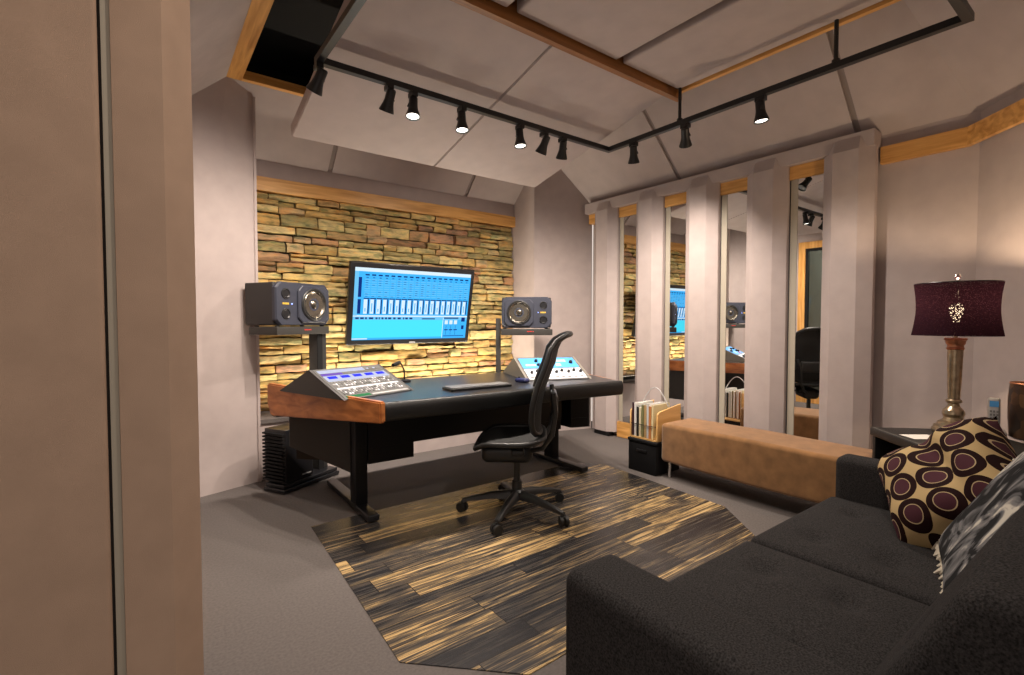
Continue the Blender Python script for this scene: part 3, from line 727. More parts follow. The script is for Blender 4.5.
# local -y is the front; rz turns it
def stand(loc, rz, side, label, wire):
    t = thing('speaker_stand', label, 'stand', loc, rz, 'grey steel speaker stands')
    H = loc_h
    b = MB(); b.rbox(-0.235,0.235,-0.02,0.27,H-0.066,H-0.010,0.004); b.build('platform', M['stand_grey'], t)
    for x in (-.2,.2):
        for y in (0.02,.23):
            b = MB(); b.cyl((x,y,H-0.011),(x,y,H-0.0005),0.016,n=10); b.build('isolation_pad', M['rubber'], t)
    b = MB()
    for k in range(5): b.box(0.0+0.013*k,0.009+0.013*k,-0.0215,-0.02,H-0.036,H-0.028)
    b.build('maker_mark', M['red'], t, smooth=0)
    cx = 0.19*side
    if wire: b = MB(); b.rbox(cx-0.045,cx+0.045,0.01,0.10,0.062,H-0.066,0.004); b.build('column', M['grey_metal'], t); b=MB(); b.box(cx-0.049,cx+0.0,0.004,0.0095,0.062,H-0.066); b.build('cable_channel', M['black_matte'], t, smooth=0)
    else: 
        b = MB(); b.rbox(-0.285,-0.238,0.06,0.13,0.05,H+0.09,0.004); b.build('column', M['stand_grey'], t)
    bx = cx if wire else -0.26
    b = MB()
    if wire: b.rbox(-0.25,0.265,-0.08,0.125,0.004,0.034,0.006); b.rbox(-0.24,0.255,-0.07,0.115,0.036,0.062,0.006)
    else: b.rbox(bx-0.16,bx+0.16,-0.03,0.25,0.004,0.05,0.006)
    b.build('base_plate', M['black_satin'], t)
    return t
loc_h = 1.172
rzL = math.radians(28); rzR = math.radians(-35)
sl_ = speaker((0.94,3.80,1.172), rzL, False, 'blue grey loudspeaker left of the television by the left wall')
sl_.scale = (1.06,1.06,1.08)
stand((0.93,3.805,0.0), rzL, 1, 'dark steel speaker stand under the left loudspeaker, column behind the mixer', True)
loc_h = 1.14
speaker((2.81,3.52,1.14), rzR, True, 'blue grey loudspeaker right of the television above the blue rack')
stand((2.81,3.52,0.0), rzR, 1, 'grey steel speaker stand under the right loudspeaker with side column', False)

# equipment rack with heat fins behind the desk, left
t = thing('power_amplifier', 'black finned power amplifier standing on the stand base behind the desk left end', 'amplifier', (0.93-0.105,3.805-0.02,0.063), math.radians(28))
b_ = MB(); b_.rbox(-0.12,0.12,-0.10,0.11,0.012,0.38,0.006); b_.build('case', M['black_satin'], t)
b_ = MB()
for k in range(14): b_.box(-0.142,-0.1205,-0.095,0.105,0.02+k*0.025,0.032+k*0.025)
b_.build('heat_fins', M['black_matte'], t, smooth=0)
b_ = MB(); b_.rbox(-0.11,0.11,-0.09,0.10,0.0,0.0115,0.003); b_.build('foot', M['rubber'], t)
b_ = MB(); b_.box(0.02,0.1,-0.1015,-0.1,0.03,0.04); b_.build('label_plate', M['silver'], t, smooth=0)

# ------------------------------------------------------------------ desk
DZ = 0.762
t = thing('studio_desk', 'wide black studio desk with mahogany ends in front of the stone wall', 'desk', (1.9,2.9,0))
ox, oy = -1.9, -2.9
def L2(u, v): return (u+ox, v+oy)
top = [(1.03,2.53),(1.45,2.50),(1.9,2.485),(2.35,2.47),(2.80,2.415),(3.14,3.45),(0.69,3.45)]
b_ = MB(); b_.prism([L2(*p) for p in top], DZ-0.045, DZ); b_.bevel(0.006,2); b_.build('worktop', M['desk_top'], t)
# padded front roll
fr_ = [L2(*p) for p in [(1.03,2.525),(1.45,2.495),(1.9,2.48),(2.35,2.465),(2.77,2.415),(2.82,2.41)]]
rings = []
for x, y in fr_:
    rings.append([(x, y+0.035*math.cos(a)*-1 if False else y-0.02*max(0,math.cos(a)), DZ-0.052+0.052*math.sin(a)) if math.cos(a) > -0.01 else (x, y+0.05, DZ-0.052+0.052*math.sin(a)) for a in [i*2*PI/16 for i in range(16)]])
b_ = MB(); b_.loft(rings); b_.build('front_roll', M['leather'], t, smooth=50)
# mahogany ends
def end(side):
    if side < 0: p0, p1 = (1.03,2.50), (0.66,3.47)
    else: p0, p1 = (2.80,2.50), (3.14,3.47)
    d = Vector((p1[0]-p0[0], p1[1]-p0[1])); n = Vector((-d.y, d.x)).normalized()*0.042
    if side > 0: n = -n
    if (n.x > 0) == (side < 0): n = -n
    b = MB(); prof = [(0,-0.105),(0,0.010),(1,0.042),(1,-0.09),(0.965,-0.165)] if side < 0 else [(0,-0.105),(0,-0.002),(1,-0.002),(1,-0.06),(0.96,-0.115)]
    ra = [(p0[0]+d.x*s+ox, p0[1]+d.y*s+oy, DZ+z) for s, z in prof]
    rb = [(x+n.x, y+n.y, z) for x, y, z in ra]
    b.loft([ra, rb]); b.bevel(0.008,2); return b.build('wooden_end', M['mahogany'], t)
end(-1); end(1)
# undercarriage
ap = [(1.112,2.99),(2.72,2.95),(2.72,3.06),(2.805,3.06),(2.805,2.93),(2.96,2.88),(3.06,3.40),(0.765,3.40),(1.02,3.155),(1.112,3.155)]
b_ = MB(); b_.prism([L2(*p) for p in ap], 0.40, DZ-0.046); b_.build('apron', M['desk_black'], t, smooth=0)
b_ = MB(); b_.prism([L2(*p) for p in [(1.112,2.992),(1.42,2.985),(1.42,3.39),(0.78,3.395),(1.02,3.16),(1.112,3.16)]], 0.30, 0.399)
b_.build('rack_bay', M['desk_black'], t, smooth=0)
b_ = MB(); b_.prism([L2(*p) for p in [(2.40,2.96),(2.715,2.952),(2.715,3.26),(2.81,3.26),(2.81,2.932),(2.955,2.883),(3.05,3.395),(2.40,3.395)]], 0.32, 0.399); b_.build('rack_bay', M['desk_black'], t, smooth=0)
b_ = MB(); b_.slab([(1.029+ox,3.085+oy,0.24),(0.742+ox,3.395+oy,0.385),(0.742+ox,3.395+oy,DZ-0.18),(1.029+ox,3.085+oy,DZ-0.115)], (0.0,0.014,0)); b_.build('side_panel', M['desk_grey'], t, smooth=0)
b_ = MB(); b_.prism([L2(*p) for p in [(2.962,2.88),(2.974,2.878),(3.085,3.395),(3.065,3.40)]], 0.32, DZ-0.11); b_.build('side_panel', M['desk_grey'], t, smooth=0)
for u, v0, w0 in ((1.07,2.79,2.995),(2.762,2.72,3.07)):
    b_ = MB(); b_.rbox(u+ox-0.038,u+ox+0.038,w0+oy,w0+0.105+oy,0.05,DZ-0.047,0.004); b_.build('leg', M['desk_black'], t)
    b_ = MB(); b_.rbox(u+ox-0.035,u+ox+0.035,v0+oy,v0+0.83+oy,0.012,0.05,0.006)
    for vv in (v0+.04, v0+.79): b_.cyl((u+ox,vv+oy,0.0045),(u+ox,vv+oy,0.013),0.022,n=12)
    b_.build('foot', M['black_satin'], t)

# sloped racks on the desk
def rack(loc, rz, label, kind):
    t = thing('rack_module', label, 'audio rack', loc, rz, 'sloped racks on the desk')
    W = 0.485; Dp, Hh, Bk = 0.335, 0.150, 0.66
    tri = lambda x: [(x,0,0.001),(x,Dp,Hh),(x,Bk,0.001)]
    cas = M['rack_dark'] if kind == 'mixer' else M['rack_grey']
    b = MB(); b.loft([tri(-W/2-.018), tri(-W/2)]); b.build('side_cheek', cas, t, smooth=0)
    b = MB(); b.loft([tri(W/2), tri(W/2+.018)]); b.build('side_cheek', cas, t, smooth=0)
    b = MB(); b.loft([[(x,0.012,0.001),(x,Dp,Hh-0.010),(x,Bk-0.012,0.001)] for x in (-W/2+.0005, W/2-.0005)]); b.build('body', M['rack_dark'], t, smooth=0)
    ang = math.atan2(Hh, Dp); SL = math.hypot(Dp,Hh)
    T = rot(ang,'X')   # local x, s along slope, normal z
    def pl(b, x0,x1,s0,s1,h0=0.0,h1=0.003): b.box(x0,x1,s0*SL,s1*SL,h0,h1,T=T)
    if kind == 'mixer':
        mats = [M['panel_steel'],M['white_panel'],M['led_violet'],M['led_blue'],M['led_white'],M['led_green'],M['key'],M['silver']]
        b = MB(); b.mi=0; pl(b,-W/2+.002,W/2-.002,.02,.985,-.003,.001)
        b.mi=4; pl(b,-.225,.10,.84,.93); b.mi=0; pl(b,.10,.225,.84,.93); b.mi=4
        for k in range(4): pl(b,.02+k*.05,.035+k*.05,.86,.89,.003,.004)
        b.mi=2; pl(b,-.225,-.08,.76,.82); b.mi=0; pl(b,-.08,.225,.76,.82)
        b.mi=4; pl(b,-.225,.225,.57,.745)
        b.mi=3
        for k in range(5): pl(b,-.205+k*.088,-.145+k*.088,.64,.72,.003,.0042)
        b.mi=1; pl(b,-.225,.225,.315,.345); b.mi=5; pl(b,-.225,-.06,.05,.11); b.mi=7; pl(b,-.05,.225,.05,.085)
        for r_i, s_ in enumerate((.515,.455,.40,.255,.20,.15)):
            for k in range(24):
                b.mi = R.choice((6,6,7,7,1,0)); x = -.220+k*.0184; pl(b,x,x+.010,s_,s_+.034,.001,.004)
        b.build('control_panel', mats, t, smooth=0)
    else:
        mats = [M['panel_steel'],M['panel_blue'],M['white_panel'],M['silver'],M['red']]
        b = MB(); b.mi=0; pl(b,-W/2+.002,W/2-.002,.02,.985,-.003,.001)
        b.mi=1; pl(b,-.232,.232,.50,.93); b.mi=2; pl(b,-.232,.232,.06,.47)
        b.mi=3; pl(b,.03,.15,.74,.84,.003,.005); b.mi=2; pl(b,-.20,-.12,.60,.66,.003,.0038); pl(b,.05,.09,.58,.66,.003,.0038)
        b.mi=4; pl(b,-.05,-.03,.52,.58,.003,.010)
        for k in range(9): b.mi=0; pl(b,-.22+.05*k,-.19+.05*k,.10,.14,.003,.0045)
        b.build('control_panel', mats, t, smooth=0)
        for x, s_, r_ in [(-.10,.78,.014),(-.06,.66,.014),(.0,.80,.014),(.185,.70,.016),(-.10,.62,.012)]+[(-.19+.05*k,.30+.05*(k%2),.013) for k in range(9)]:
            p = T @ Vector((x, s_*SL, .003)); p2 = T @ Vector((x, s_*SL, .020)); b = MB(); b.cyl(p,p2,r_,r_*.85,n=12); b.build('knob', M['black_satin'], t)
    return t
rack((1.12,2.785,DZ+0.001), math.radians(18), 'sloped black mixer rack with lit displays on the desk left side', 'mixer')
rack((2.475,2.70,DZ+0.001), math.radians(-20), 'sloped grey rack with blue and white panels on the desk right side', 'effects')

# keyboard, mouse
t = thing('computer_keyboard', 'slim dark computer keyboard lying on the desk', 'keyboard', (1.75,2.71,DZ+0.001), math.radians(-3))
b_ = MB(); b_.rbox(-0.225,0.225,-0.07,0.07,0.0,0.016,0.004); b_.build('case', M['graphite'], t)
b_ = MB()
for r_i in range(5):
    for k in range(19): b_.box(-0.215+k*.0228,-0.215+k*.0228+.019,-0.060+r_i*.0245,-0.060+r_i*.0245+.020,0.0165,0.021)
b_.build('keys', M['key'], t, smooth=0)
t = thing('computer_mouse', 'small dark computer mouse on the desk right of the keyboard', 'mouse', (2.17,2.77,DZ+0.001), 0.3)
b_ = MB(); b_.rbox(-0.03,0.03,-0.052,0.052,0.0,0.034,0.016,seg=4,fn=lambda p:(p.x,p.y,p.z*(1-0.25*(p.y/0.052)**2))); b_.build('shell', pmat('mouse_blue',(0.015,0.02,0.08),0.3), t)
b_ = MB(); b_.cyl((-0.004,0.028,0.031),(0.004,0.028,0.031),0.008,n=12); b_.build('scroll_wheel', M['rubber'], t)
# goose-neck lamp / mic behind mixer
t = thing('gooseneck_microphone', 'small black gooseneck microphone standing behind the mixer rack', 'microphone', (1.50,3.30,DZ+0.001))
b_ = MB(); b_.lathe([(0.045,0.0),(0.045,0.012),(0.015,0.02)]); b_.build('base', M['black_matte'], t)
b_ = MB(); b_.tube([(0,0,0.018),(0,0,0.08),(-0.03,-0.02,0.13),(-0.06,-0.05,0.145)], 0.006); b_.build('neck', M['black_matte'], t)
b_ = MB(); b_.cyl((-0.06,-0.05,0.145),(-0.13,-0.10,0.135),0.014,0.012); b_.build('capsule', M['black_matte'], t)

# ------------------------------------------------------------------ office chair
t = thing('office_chair', 'black mesh office chair pulled up to the studio desk', 'chair', (1.85,2.415,0.004), math.radians(50))
b_ = MB(); b_.lathe([(0.03,0.085),(0.045,0.095),(0.048,0.135),(0.032,0.150),(0.030,0.20)],n=18); b_.build('hub', M['graphite'], t)
b_ = MB(); b_.cyl((0,0,0.20),(0,0,0.36),0.021,n=16); b_.build('gas_column', M['grey_metal'], t)
base_ang = [math.radians(a-36.87-50) for a in (178,250,322,34,106)]
for a in base_ang:
    c_, s_ = math.cos(a), math.sin(a); Ta = rot(a,'Z')
    b_ = MB(); rings = []
    for x, z_, w_, h_ in ((0.03,0.118,0.030,0.026),(0.15,0.112,0.026,0.020),(0.27,0.090,0.021,0.014),(0.345,0.074,0.018,0.010)):
        rings.append([Ta @ Vector(p) for p in ((x,-w_,z_-h_),(x,w_,z_-h_),(x,w_*.8,z_+h_*.5),(x,w_*.35,z_+h_),(x,-w_*.35,z_+h_),(x,-w_*.8,z_+h_*.5))])
    b_.loft(rings); b_.build('leg', M['graphite'], t, smooth=40)
    cst = None; b_ = MB()
    cx, cy = c_*0.345, s_*0.345; ca = a+0.9; d = Vector((math.cos(ca),math.sin(ca),0))
    for s in (-1,1):
        p = Vector((cx,cy,0.029)) + d*0.006*s; b_.cyl(p, p+d*0.020*s, 0.029, n=18)
    cst = b_.build('caster', M['rubber'], t)
    b_ = MB(); b_.cyl((cx,cy,0.03),(cx,cy,0.068),0.008,n=10); b_.box(-0.006,0.006,-0.02,0.02,0.045,0.06,T=trans(cx,cy,0) @ rot(ca,'Z')); b_.build('caster_stem', M['graphite'], cst)
# tilt mechanism
b_ = MB(); b_.rbox(-0.085,0.085,-0.10,0.22,0.325,0.440,0.045,seg=3); b_.rbox(-0.13,0.13,-0.05,0.03,0.385,0.425,0.012); b_.build('tilt_mechanism', M['graphite'], t)
b_ = MB(); b_.tube([(0.08,0.06,0.40),(0.16,0.08,0.40),(0.21,0.08,0.395)],0.008); b_.cyl((0.20,0.08,0.395),(0.235,0.08,0.394),0.012); b_.build('tilt_lever', M['black_satin'], t)
# seat: local +y forward
def seat_pt(s, r, dz=0):    # s -1..1 across, r 0 back .. 1 front
    y = -0.17+0.42*r; wid = 0.235+0.03*math.sin(PI*min(1,r*1.1)) - 0.05*max(0,r-0.8)*5*0.4
    z = 0.475 + 0.012*(abs(s)**2) - 0.05*max(0,(r-0.72)/0.28)**2 + 0.02*max(0,(0.3-r)/0.3)
    return Vector((s*wid, y, z+dz))
def outline(f, n=40):
    pts = []; 
    for i in range(n):
        a = 2*PI*i/n; ca, sa = math.cos(a), math.sin(a); k = 1/ (abs(ca)**5+abs(sa)**5)**0.2
        pts.append(f(ca*k, 0.5+0.5*sa*k))
    return pts
b_ = MB(); b_.tube(outline(seat_pt), 0.016, n=10, closed=True); b_.build('seat_frame', M['graphite'], t, smooth=60)
def surf(f, n=14, m=14, th=0.006):
    b = MB(); top = {}; 
    for side in (0,1):
        for i in range(n+1):
            for j in range(m+1):
                x, y = -1+2*i/n, -1+2*j/m
                # squircle mapping
                k = 1.0/max(1.0,(abs(x)**5+abs(y)**5)**0.2); x*=k; y*=k
                top[side,i,j] = b.bm.verts.new(f(x*0.97, 0.5+0.5*y*0.97, -th*side))
    for i in range(n):
        for j in range(m):
            b.bm.faces.new((top[0,i,j],top[0,i+1,j],top[0,i+1,j+1],top[0,i,j+1])); b.bm.faces.new((top[1,i,j],top[1,i,j+1],top[1,i+1,j+1],top[1,i+1,j]))
    for i in range(n):
        b.bm.faces.new((top[0,i,0],top[1,i,0],top[1,i+1,0],top[0,i+1,0])); b.bm.faces.new((top[0,i,m],top[0,i+1,m],top[1,i+1,m],top[1,i,m]))
    for j in range(m):
        b.bm.faces.new((top[0,0,j],top[0,0,j+1],top[1,0,j+1],top[1,0,j])); b.bm.faces.new((top[0,n,j],top[1,n,j],top[1,n,j+1],top[0,n,j+1]))
    return b
surf(seat_pt).build('seat', M['mesh_black'], t, smooth=60)
def back_pt(s, r, dz=0):
    z = 0.52+0.60*r
    y = -0.145 - 0.125*r + 0.03*math.sin(PI*min(1,r*1.4)) - 0.06*max(0,(r-0.88)/0.12)**1.5 - 0.028*(0.5-r)*0
    wid = 0.20+0.075*math.sin(PI*min(1,0.18+r*0.72)) - 0.02*r
    y += 0.055*(abs(s)**2)
    return Vector((s*wid, y+dz, z))
b_ = MB(); b_.tube(outline(back_pt), 0.017, n=10, closed=True); b_.build('back_frame', M['graphite'], t, smooth=60)
surf(back_pt).build('backrest', M['mesh_black'], t, smooth=60)
b_ = MB(); b_.rbox(-0.16,0.16,-0.250,-0.212,0.64,0.76,0.017,seg=3); b_.build('lumbar_pad', M['graphite'], t)
for s in (-1,1):
    b_ = MB(); b_.tube([(s*0.05,-0.08,0.40),(s*0.10,-0.16,0.43),(s*0.15,-0.215,0.52),(s*0.16,-0.235,0.66),(s*0.19,-0.22,0.78)], 0.015, n=8); b_.build('back_support', M['graphite'], t)

# ------------------------------------------------------------------ bench
t = thing('upholstered_bench', 'long camel suede bench along the mirrored wall', 'bench', (3.37,1.66,0))
def bow(p):
    k = 1-(p.y/0.65)**2
    return (p.x-0.030*k, p.y, p.z + (0.012*(1-abs(p.y/0.65)) if p.z > 0.2 else 0))
b_ = MB(); b_.rbox(-0.21,0.19,-0.65,0.65,0.125,0.42,0.03,seg=4,n=(4,16,3),fn=bow); b_.build('upholstery', M['suede'], t, smooth=50)
for x in (-0.16,0.14):
    for y in (-0.595,0.60):
        b_ = MB(); b_.cyl((x,y,0.003),(x,y,0.13),0.013,0.016,n=14); b_.cyl((x,y,0.0),(x,y,0.012),0.018,n=14); b_.build('leg', M['chrome'], t)

# storage box and rack of records
t = thing('storage_box', 'black storage box on the carpet at the end of the suede bench', 'box', (3.295,2.47,0))
b_ = MB(); b_.rbox(-0.155,0.155,-0.135,0.135,0.0,0.235,0.008); b_.build('body', M['black_matte'], t)
b_ = MB(); b_.rbox(-0.160,0.160,-0.140,0.140,0.236,0.262,0.006); b_.build('lid', M['black_matte'], t)
b_ = MB(); b_.rbox(-0.163,-0.1545,-0.05,0.05,0.165,0.185,0.003); b_.build('handle', M['black_satin'], t)
t = thing('magazine_rack', 'birch plywood magazine rack standing on the black storage box', 'magazine rack', (3.305,2.47,0.263))
def board(y0, y1):
    b = MB(); b.slab([(-0.15,y0,0.0),(0.155,y0,0.0),(0.155,y0,0.272),(0.10,y0,0.265),(-0.12,y0,0.235),(-0.15,y0,0.215)], (0,y1-y0,0)); b.bevel(0.003,1)
    b.build('side_board', M['ply'], t)
board(-0.135,-0.123); board(0.123,0.135)
b_ = MB(); b_.box(-0.15,0.155,-0.1225,0.1225,0.0,0.012); b_.build('bottom_board', M['ply'], t, smooth=0)
b_ = MB(); b_.tube([(-0.148,-0.122,0.115),(-0.148,0.122,0.115)],0.003,n=6); b_.build('front_wire', M['chrome'], t)
b_ = MB(); b_.tube([(0.0,0.129-0.258*i/14,0.262+0.14*math.sin(PI*i/14)) for i in range(15)],0.004,n=6); b_.build('hoop_handle', M['silver'], t)
mc = [('dark plum',(0.05,0.02,0.03)),('white',(0.75,0.74,0.70)),('black',(0.02,0.02,0.02)),('cream',(0.70,0.62,0.42)),('olive',(0.20,0.20,0.09)),('tan',(0.50,0.33,0.15)),('white and grey',(0.62,0.63,0.64)),('orange',(0.55,0.22,0.07)),('pale yellow',(0.74,0.66,0.40))]
yy = 0.118; pos_w = ['at the far side board','second from the far board','third from the far board','fourth from the far board','in the middle of the row','just past the middle','third from the near board','second from the near board','against the near side board']
for k, (nm, c_) in enumerate(mc):
    th_ = R.uniform(0.014,0.022); hh = R.uniform(0.235,0.275)+(0.012 if k in (1,6) else 0); dd = R.uniform(0.20,0.235)
    t2 = thing('magazine', '%s magazine upright in the plywood rack, %s' % (nm, pos_w[k]), 'magazine', (3.165, 2.47+yy-th_/2, 0.2755), 0, 'magazines in the plywood rack')
    b_ = MB(); b_.box(0.0,dd,-th_/2,-th_/2+.0015,0,hh); b_.box(0.0,dd,th_/2-.0015,th_/2,0,hh); b_.box(0,0.0015,-th_/2+.0015,th_/2-.0015,0,hh); b_.build('cover', pmat('cover_'+str(k), c_, 0.4), t2, smooth=0)
    b_ = MB(); b_.box(0.002,dd-.003,-th_/2+.0018,th_/2-.0018,0.001,hh-.002); b_.build('pages', M['paper'], t2, smooth=0)
    yy -= th_+R.uniform(0.002,0.006)

# ------------------------------------------------------------------ sofa
t = thing('sofa', 'charcoal wool two seat sofa in the right foreground', 'sofa', (1.71,0.45,0))
def sb_(u0,u1,v0,v1,z0,z1,r,name,n=(2,2,2),fn=None,seg=4,T=None):
    b = MB(); b.rbox(u0-1.71,u1-1.71,v0-0.45,v1-0.45,z0,z1,r,seg=seg,n=n,fn=fn,T=T); return b.build(name, M['sofa'], t, smooth=50)
sb_(0.985,2.435,0.10,0.85,0.13,0.285,0.02,'seat_base')
sb_(0.80,0.98,0.03,0.87,0.12,0.60,0.035,'arm',(2,6,4)); sb_(2.44,2.56,0.03,0.87,0.12,0.605,0.035,'arm',(2,6,4))
def tuft(cx, cy):
    pts = [(cx+dx, cy+dy) for dx in (-.18,0.18) for dy in (-0.10,0.12)]
    def f(p):
        z = p.z
        if z > 0.39:
            for a, b in pts:
                d2 = ((p.x-a)**2+(p.y-b)**2); z -= 0.030*math.exp(-d2/0.0016) 
            z += 0.012*(1-((p.x-cx)/0.36)**2)*(1-((p.y-cy)/0.27)**2)
        return (p.x,p.y,z)
    return f
sb_(0.985,1.706,0.33,0.88,0.288,0.43,0.028,'seat_cushion',(22,18,2),tuft(-0.365,0.155))
sb_(1.714,2.435,0.33,0.88,0.288,0.43,0.028,'seat_cushion',(22,18,2),tuft(0.365,0.155))
def lean(p):
    k = (p.z-0.43)
    return (p.x, p.y-0.50*k, p.z)
def leanT(cx):
    def f(p):
        x,y,z = p.x,p.y,p.z
        if y > -0.12:
            for a in (-.18,.18):
                d2 = (x-cx-a)**2+(z-0.60)**2; y -= 0.026*math.exp(-d2/0.0016)
            y += 0.012*(1-((x-cx)/0.36)**2)
        return (x, y-0.50*(z-0.43), z)
    return f
sb_(0.985,1.706,0.205,0.355,0.435,0.80,0.035,'back_cushion',(20,2,14),leanT(-0.365))
sb_(1.714,2.435,0.205,0.355,0.435,0.80,0.035,'back_cushion',(20,2,14),leanT(0.365))
sb_(0.985,2.435,0.06,0.12,0.30,0.70,0.02,'back_frame',(2,2,2),lambda p:(p.x,p.y-0.10*max(0,p.z-.43),p.z))
for u in (0.95,2.47):
    for v in (0.12,0.80):
        b_ = MB(); b_.cyl((u-1.71,v-0.45,0.001),(u-1.71,v-0.45,0.125),0.016,0.022,n=12); b_.build('leg', M['black_satin'], t)

# cushions
def pillow(S_, thick, n=26, pinch=0.10, crease=0.0):
    b = MB(); V = {}; UV = {}
    for side in (1,-1):
        for i in range(n+1):
            for j in range(n+1):
                x, y = -1+2*i/n, -1+2*j/n
                if side == -1 and (i in (0,n) or j in (0,n)): V[side,i,j] = V[1,i,j]; continue
                px = x*(1-pinch*(1-x*x)*0 - pinch*(1-abs(x))*0) * (1 - pinch*(1-y*y)*abs(x)**3*0 + 0)
                ex = x*(1-pinch*(1-y**2)*abs(x)**2); ey = y*(1-pinch*(1-x**2)*abs(y)**2)
                h = thick*((1-x**4)*(1-y**4))**0.55
                h *= 1 + 0.05*math.sin(5*x+2*y)*math.sin(4*y-1)
                if side == 1: h *= 1 - crease*math.exp(-((y-0.22-0.25*x)/0.20)**2)*(0.4+0.6*math.exp(-((x+0.3)/0.6)**2))
                V[side,i,j] = b.bm.verts.new((ex*S_/2, -side*h/2, ey*S_/2)); UV[V[side,i,j]] = (x*S_/2, y*S_/2)
    for side in (1,-1):
        for i in range(n):
            for j in range(n):
                b.bm.faces.new((V[side,i,j],V[side,i+1,j],V[side,i+1,j+1],V[side,i,j+1]))
    ul = b.bm.loops.layers.uv.new('cloth')
    for f in b.bm.faces:
        for l in f.loops: l[ul].uv = UV[l.vert]
    return b
o_ = thing('throw_cushion', 'cream cushion with big brown ringed dots at the far end of the sofa', 'cushion', (2.255,0.43,0.612))
o_.rotation_mode = 'YXZ'; o_.rotation_euler = (math.radians(-34), math.radians(40), math.radians(-126))
pillow(0.435,0.29,crease=0.34).build('cushion_cover', M['dots'], o_, smooth=80)
o_ = thing('throw_cushion', 'black and white hide cushion with cream fringe leaning on the sofa back', 'cushion', (1.87,0.262,0.635))
o_.rotation_euler = (math.radians(-29), math.radians(7), math.radians(194))
cc = pillow(0.46,0.085).build('cushion_cover', M['hide'], o_, smooth=80)
b_ = MB()
for k in range(4):
    for i in range(40):
        f_ = -0.5+i/39; ss = 0.46*(0.5); e_ = ss*(1-0.10*(1-(2*f_)**2))
        p = [(f_*0.46,0,e_),(e_,0,f_*0.46),(f_*0.46,0,-e_),(-e_,0,f_*0.46)][k]
        nrm = [(0,0,1),(1,0,0),(0,0,-1),(-1,0,0)][k]
        q_ = [p[a]+nrm[a]*R.uniform(.018,.034)+R.uniform(-.012,.012) for a in range(3)]
        b_.cyl(p, q_, 0.008, 0.003, n=5)
b_.build('fringe', M['fringe'], o_)

# ------------------------------------------------------------------ corner table, lamp, phone, vase
t = thing('corner_table', 'black leather topped side table beside the far sofa arm', 'table', (3.19,0.965,0), math.radians(225))
# local x runs along front edge (towards camera), y into the corner (local +y = (.707,-.707))
b_ = MB(); b_.rbox(0,0.62,0.0,0.52,0.575,0.62,0.008); b_.build('table_top', M['leather'], t)
b_ = MB(); b_.box(0.012,0.608,0.0105,0.0125,0.6195,0.6210); b_.box(0.012,0.608,0.5085,0.510,0.6195,0.6210); b_.box(0.0105,0.0125,0.012,0.508,0.6195,0.6210); b_.build('stitching', M['stitch'], t, smooth=0)
b_ = MB(); b_.rbox(0.01,0.035,0.01,0.51,0.03,0.574,0.004); b_.build('side_panel', M['leather'], t)
b_ = MB(); b_.rbox(0.585,0.61,0.01,0.51,0.03,0.574,0.004); b_.build('side_panel', M['leather'], t)
b_ = MB(); b_.box(0.036,0.584,0.485,0.505,0.03,0.574); b_.build('back_panel', M['black_matte'], t, smooth=0)
b_ = MB(); b_.rbox(0.036,0.584,0.02,0.484,0.05,0.08,0.004); b_.rbox(0.036,0.584,0.02,0.484,0.30,0.32,0.003); b_.build('shelf', M['black_matte'], t)
for x in (0.022,0.598):
    for y in (0.03,0.49): b_ = MB(); b_.cyl((x,y,0.001),(x,y,0.031),0.014,n=10); b_.build('foot', M['black_satin'], t)
LX, LY = 3.385, 0.655
t = thing('table_lamp', 'antique brass table lamp with plum drum shade on the corner table', 'lamp', (LX,LY,0.6215))
b_ = MB(); b_.lathe([(0.088,0.0),(0.090,0.012),(0.082,0.02),(0.080,0.032),(0.066,0.040),(0.064,0.052),(0.045,0.062),(0.040,0.078),(0.047,0.095),(0.044,0.115),(0.026,0.135),(0.024,0.150),(0.034,0.158),(0.034,0.166),(0.024,0.175)],n=36); b_.build('base', M['antique'], t)
b_ = MB(); b_.lathe([(0.026,0.176),(0.029,0.26),(0.031,0.36),(0.033,0.43)],n=24); b_.build('column', M['antique'], t)
b_ = MB(); b_.lathe([(0.034,0.431),(0.038,0.437),(0.034,0.445),(0.034,0.455),(0.040,0.463),(0.042,0.478),(0.048,0.484),(0.046,0.492),(0.012,0.494)],n=28); b_.build('capital', M['copper'], t)
b_ = MB(); b_.cyl((0,0,0.494),(0,0,0.53),0.008); b_.cyl((0,0,0.53),(0,0,0.575),0.016); b_.build('socket', M['antique'], t)
b_ = MB(); b_.lathe([(0.012,0.576),(0.014,0.59),(0.029,0.625),(0.030,0.645),(0.022,0.668),(0.001,0.676)],n=20); b_.build('bulb', emat('bulb_glow',(1.0,0.80,0.55),14), t)
b_ = MB()
prof = [(0.182-0.014*math.sin(PI*k/10)-0.006*k/10, 0.505+0.272*k/10) for k in range(11)]
b_.lathe(prof, n=48, cap=False); b_.build('shade', M['shade'], t, smooth=70)
b_ = MB(); b_.tube([( (0.174)*math.cos(2*PI*k/40),0.174*math.sin(2*PI*k/40),0.777) for k in range(40)],0.003,n=6,closed=True)
for a in (0.4,0.4+2*PI/3,0.4+4*PI/3): b_.tube([(0,0,0.79),(0.173*math.cos(a),0.173*math.sin(a),0.776)],0.002,n=5)
b_.tube([(0.012,0,0.56),(0.045,0,0.60),(0.045,0,0.70),(0,0,0.79)],0.002,n=5); b_.tube([(-0.012,0,0.56),(-0.045,0,0.60),(-0.045,0,0.70),(0,0,0.79)],0.002,n=5)
b_.build('shade_frame', M['black_metal'], t)
b_ = MB(); b_.lathe([(0.006,0.785),(0.006,0.797),(0.014,0.803),(0.016,0.813),(0.012,0.823),(0.001,0.828)],n=16); b_.build('finial', M['chrome'], t)
L = bpy.data.lights.new('bulb_light','POINT'); L.energy = 22; L.color = (1,0.74,0.48); L.shadow_soft_size = 0.03
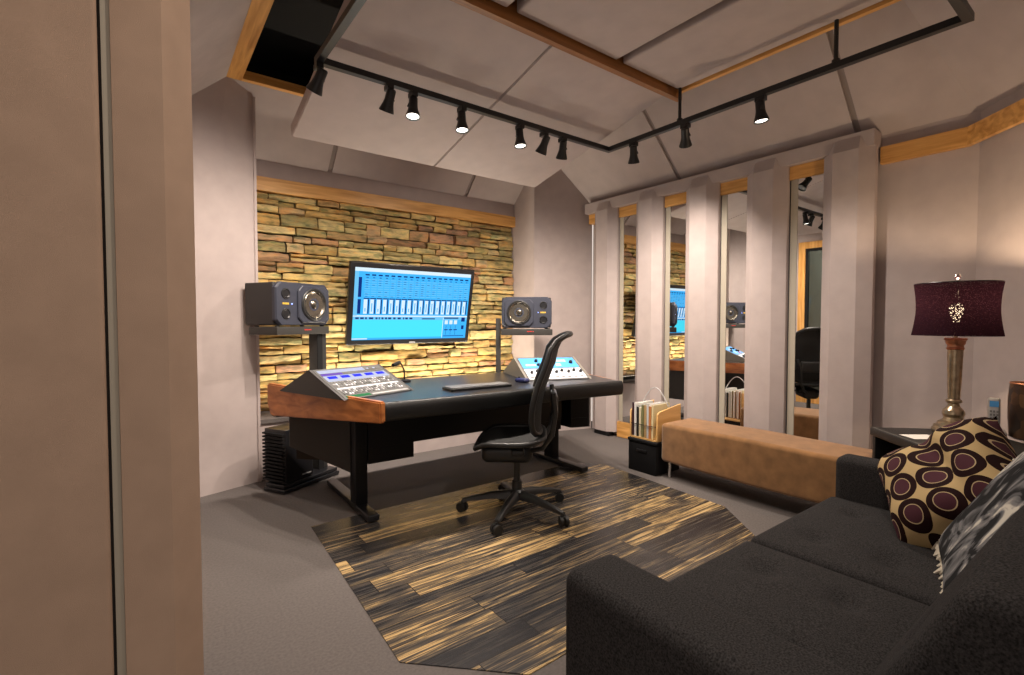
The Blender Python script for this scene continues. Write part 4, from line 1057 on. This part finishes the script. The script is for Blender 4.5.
lo = bpy.data.objects.new('bulb_light', L); COL.objects.link(lo); lo.parent = t; lo.location = (0,0,0.70)

t = thing('cordless_phone', 'silver cordless phone upright in its cradle beside the brown vase', 'phone', (3.415,0.505,0.6215), math.radians(-78))
b_ = MB(); b_.rbox(-0.045,0.045,-0.05,0.06,0.0,0.035,0.014,seg=3); b_.build('cradle', M['silver'], t)
Tp = trans(0,0.015,0.030) @ rot(math.radians(-14),'X')
b_ = MB(); b_.rbox(-0.024,0.024,-0.014,0.014,0.0,0.165,0.012,seg=3,T=Tp); b_.build('handset', M['silver'], t)
b_ = MB(); b_.box(-0.017,0.017,-0.0155,-0.0142,0.115,0.145,T=Tp); b_.build('display', M['panel_blue'], t, smooth=0)
b_ = MB()
for i in range(3):
    for j in range(4): b_.box(-0.016+i*.012,-0.008+i*.012,-0.0165,-0.0142,0.035+j*.017,0.046+j*.017,T=Tp)
b_.build('keypad', M['key'], t, smooth=0)
t = thing('mosaic_vase', 'dark brown mosaic vase at the right edge on the corner table', 'vase', (3.455,0.39,0.6215))
b_ = MB(); b_.lathe([(0.055,0.0),(0.068,0.01),(0.074,0.10),(0.075,0.20),(0.070,0.27),(0.064,0.275),(0.058,0.262),(0.055,0.05),(0.001,0.045)],n=32); b_.build('body', M['mosaic'], t)
b_ = MB(); b_.tube([(0.067*math.cos(2*PI*k/32),0.067*math.sin(2*PI*k/32),0.275) for k in range(32)],0.005,n=6,closed=True); b_.build('rim', M['copper'], t)
b_ = MB(); b_.box(-0.05,0.05,-0.07,0.07,0,0.0015); o_ = b_.build('note_paper', M['paper'], smooth=0); o_.location = (3.10,0.72,0.6218); o_.rotation_euler = (0,0,0.9)
tag(o_, 'white slip of paper lying on the corner table in front of the lamp', 'paper')

# ------------------------------------------------------------------ world, lights, camera
w_ = bpy.data.worlds.new('World'); scene.world = w_; w_.use_nodes = True
bg = w_.node_tree.nodes['Background']; bg.inputs[0].default_value = (1.0, 0.87, 0.77, 1); bg.inputs[1].default_value = 0.8
cam = bpy.data.cameras.new('Camera'); co = bpy.data.objects.new('Camera', cam); COL.objects.link(co)
cam.sensor_width = 36; cam.lens = 36*490/1024; cam.clip_start = 0.02
co.location = (0,0,1.2)
pitch = math.atan(16/490)
fwd = Vector((0.6*math.cos(pitch), 0.8*math.cos(pitch), -math.sin(pitch)))
co.rotation_euler = fwd.to_track_quat('-Z','Y').to_euler()
scene.camera = co
vs = scene.view_settings
vs.view_transform = 'Standard'; vs.look = 'None'; vs.gamma = 1; vs.exposure = 0.0; vs.use_curve_mapping = False
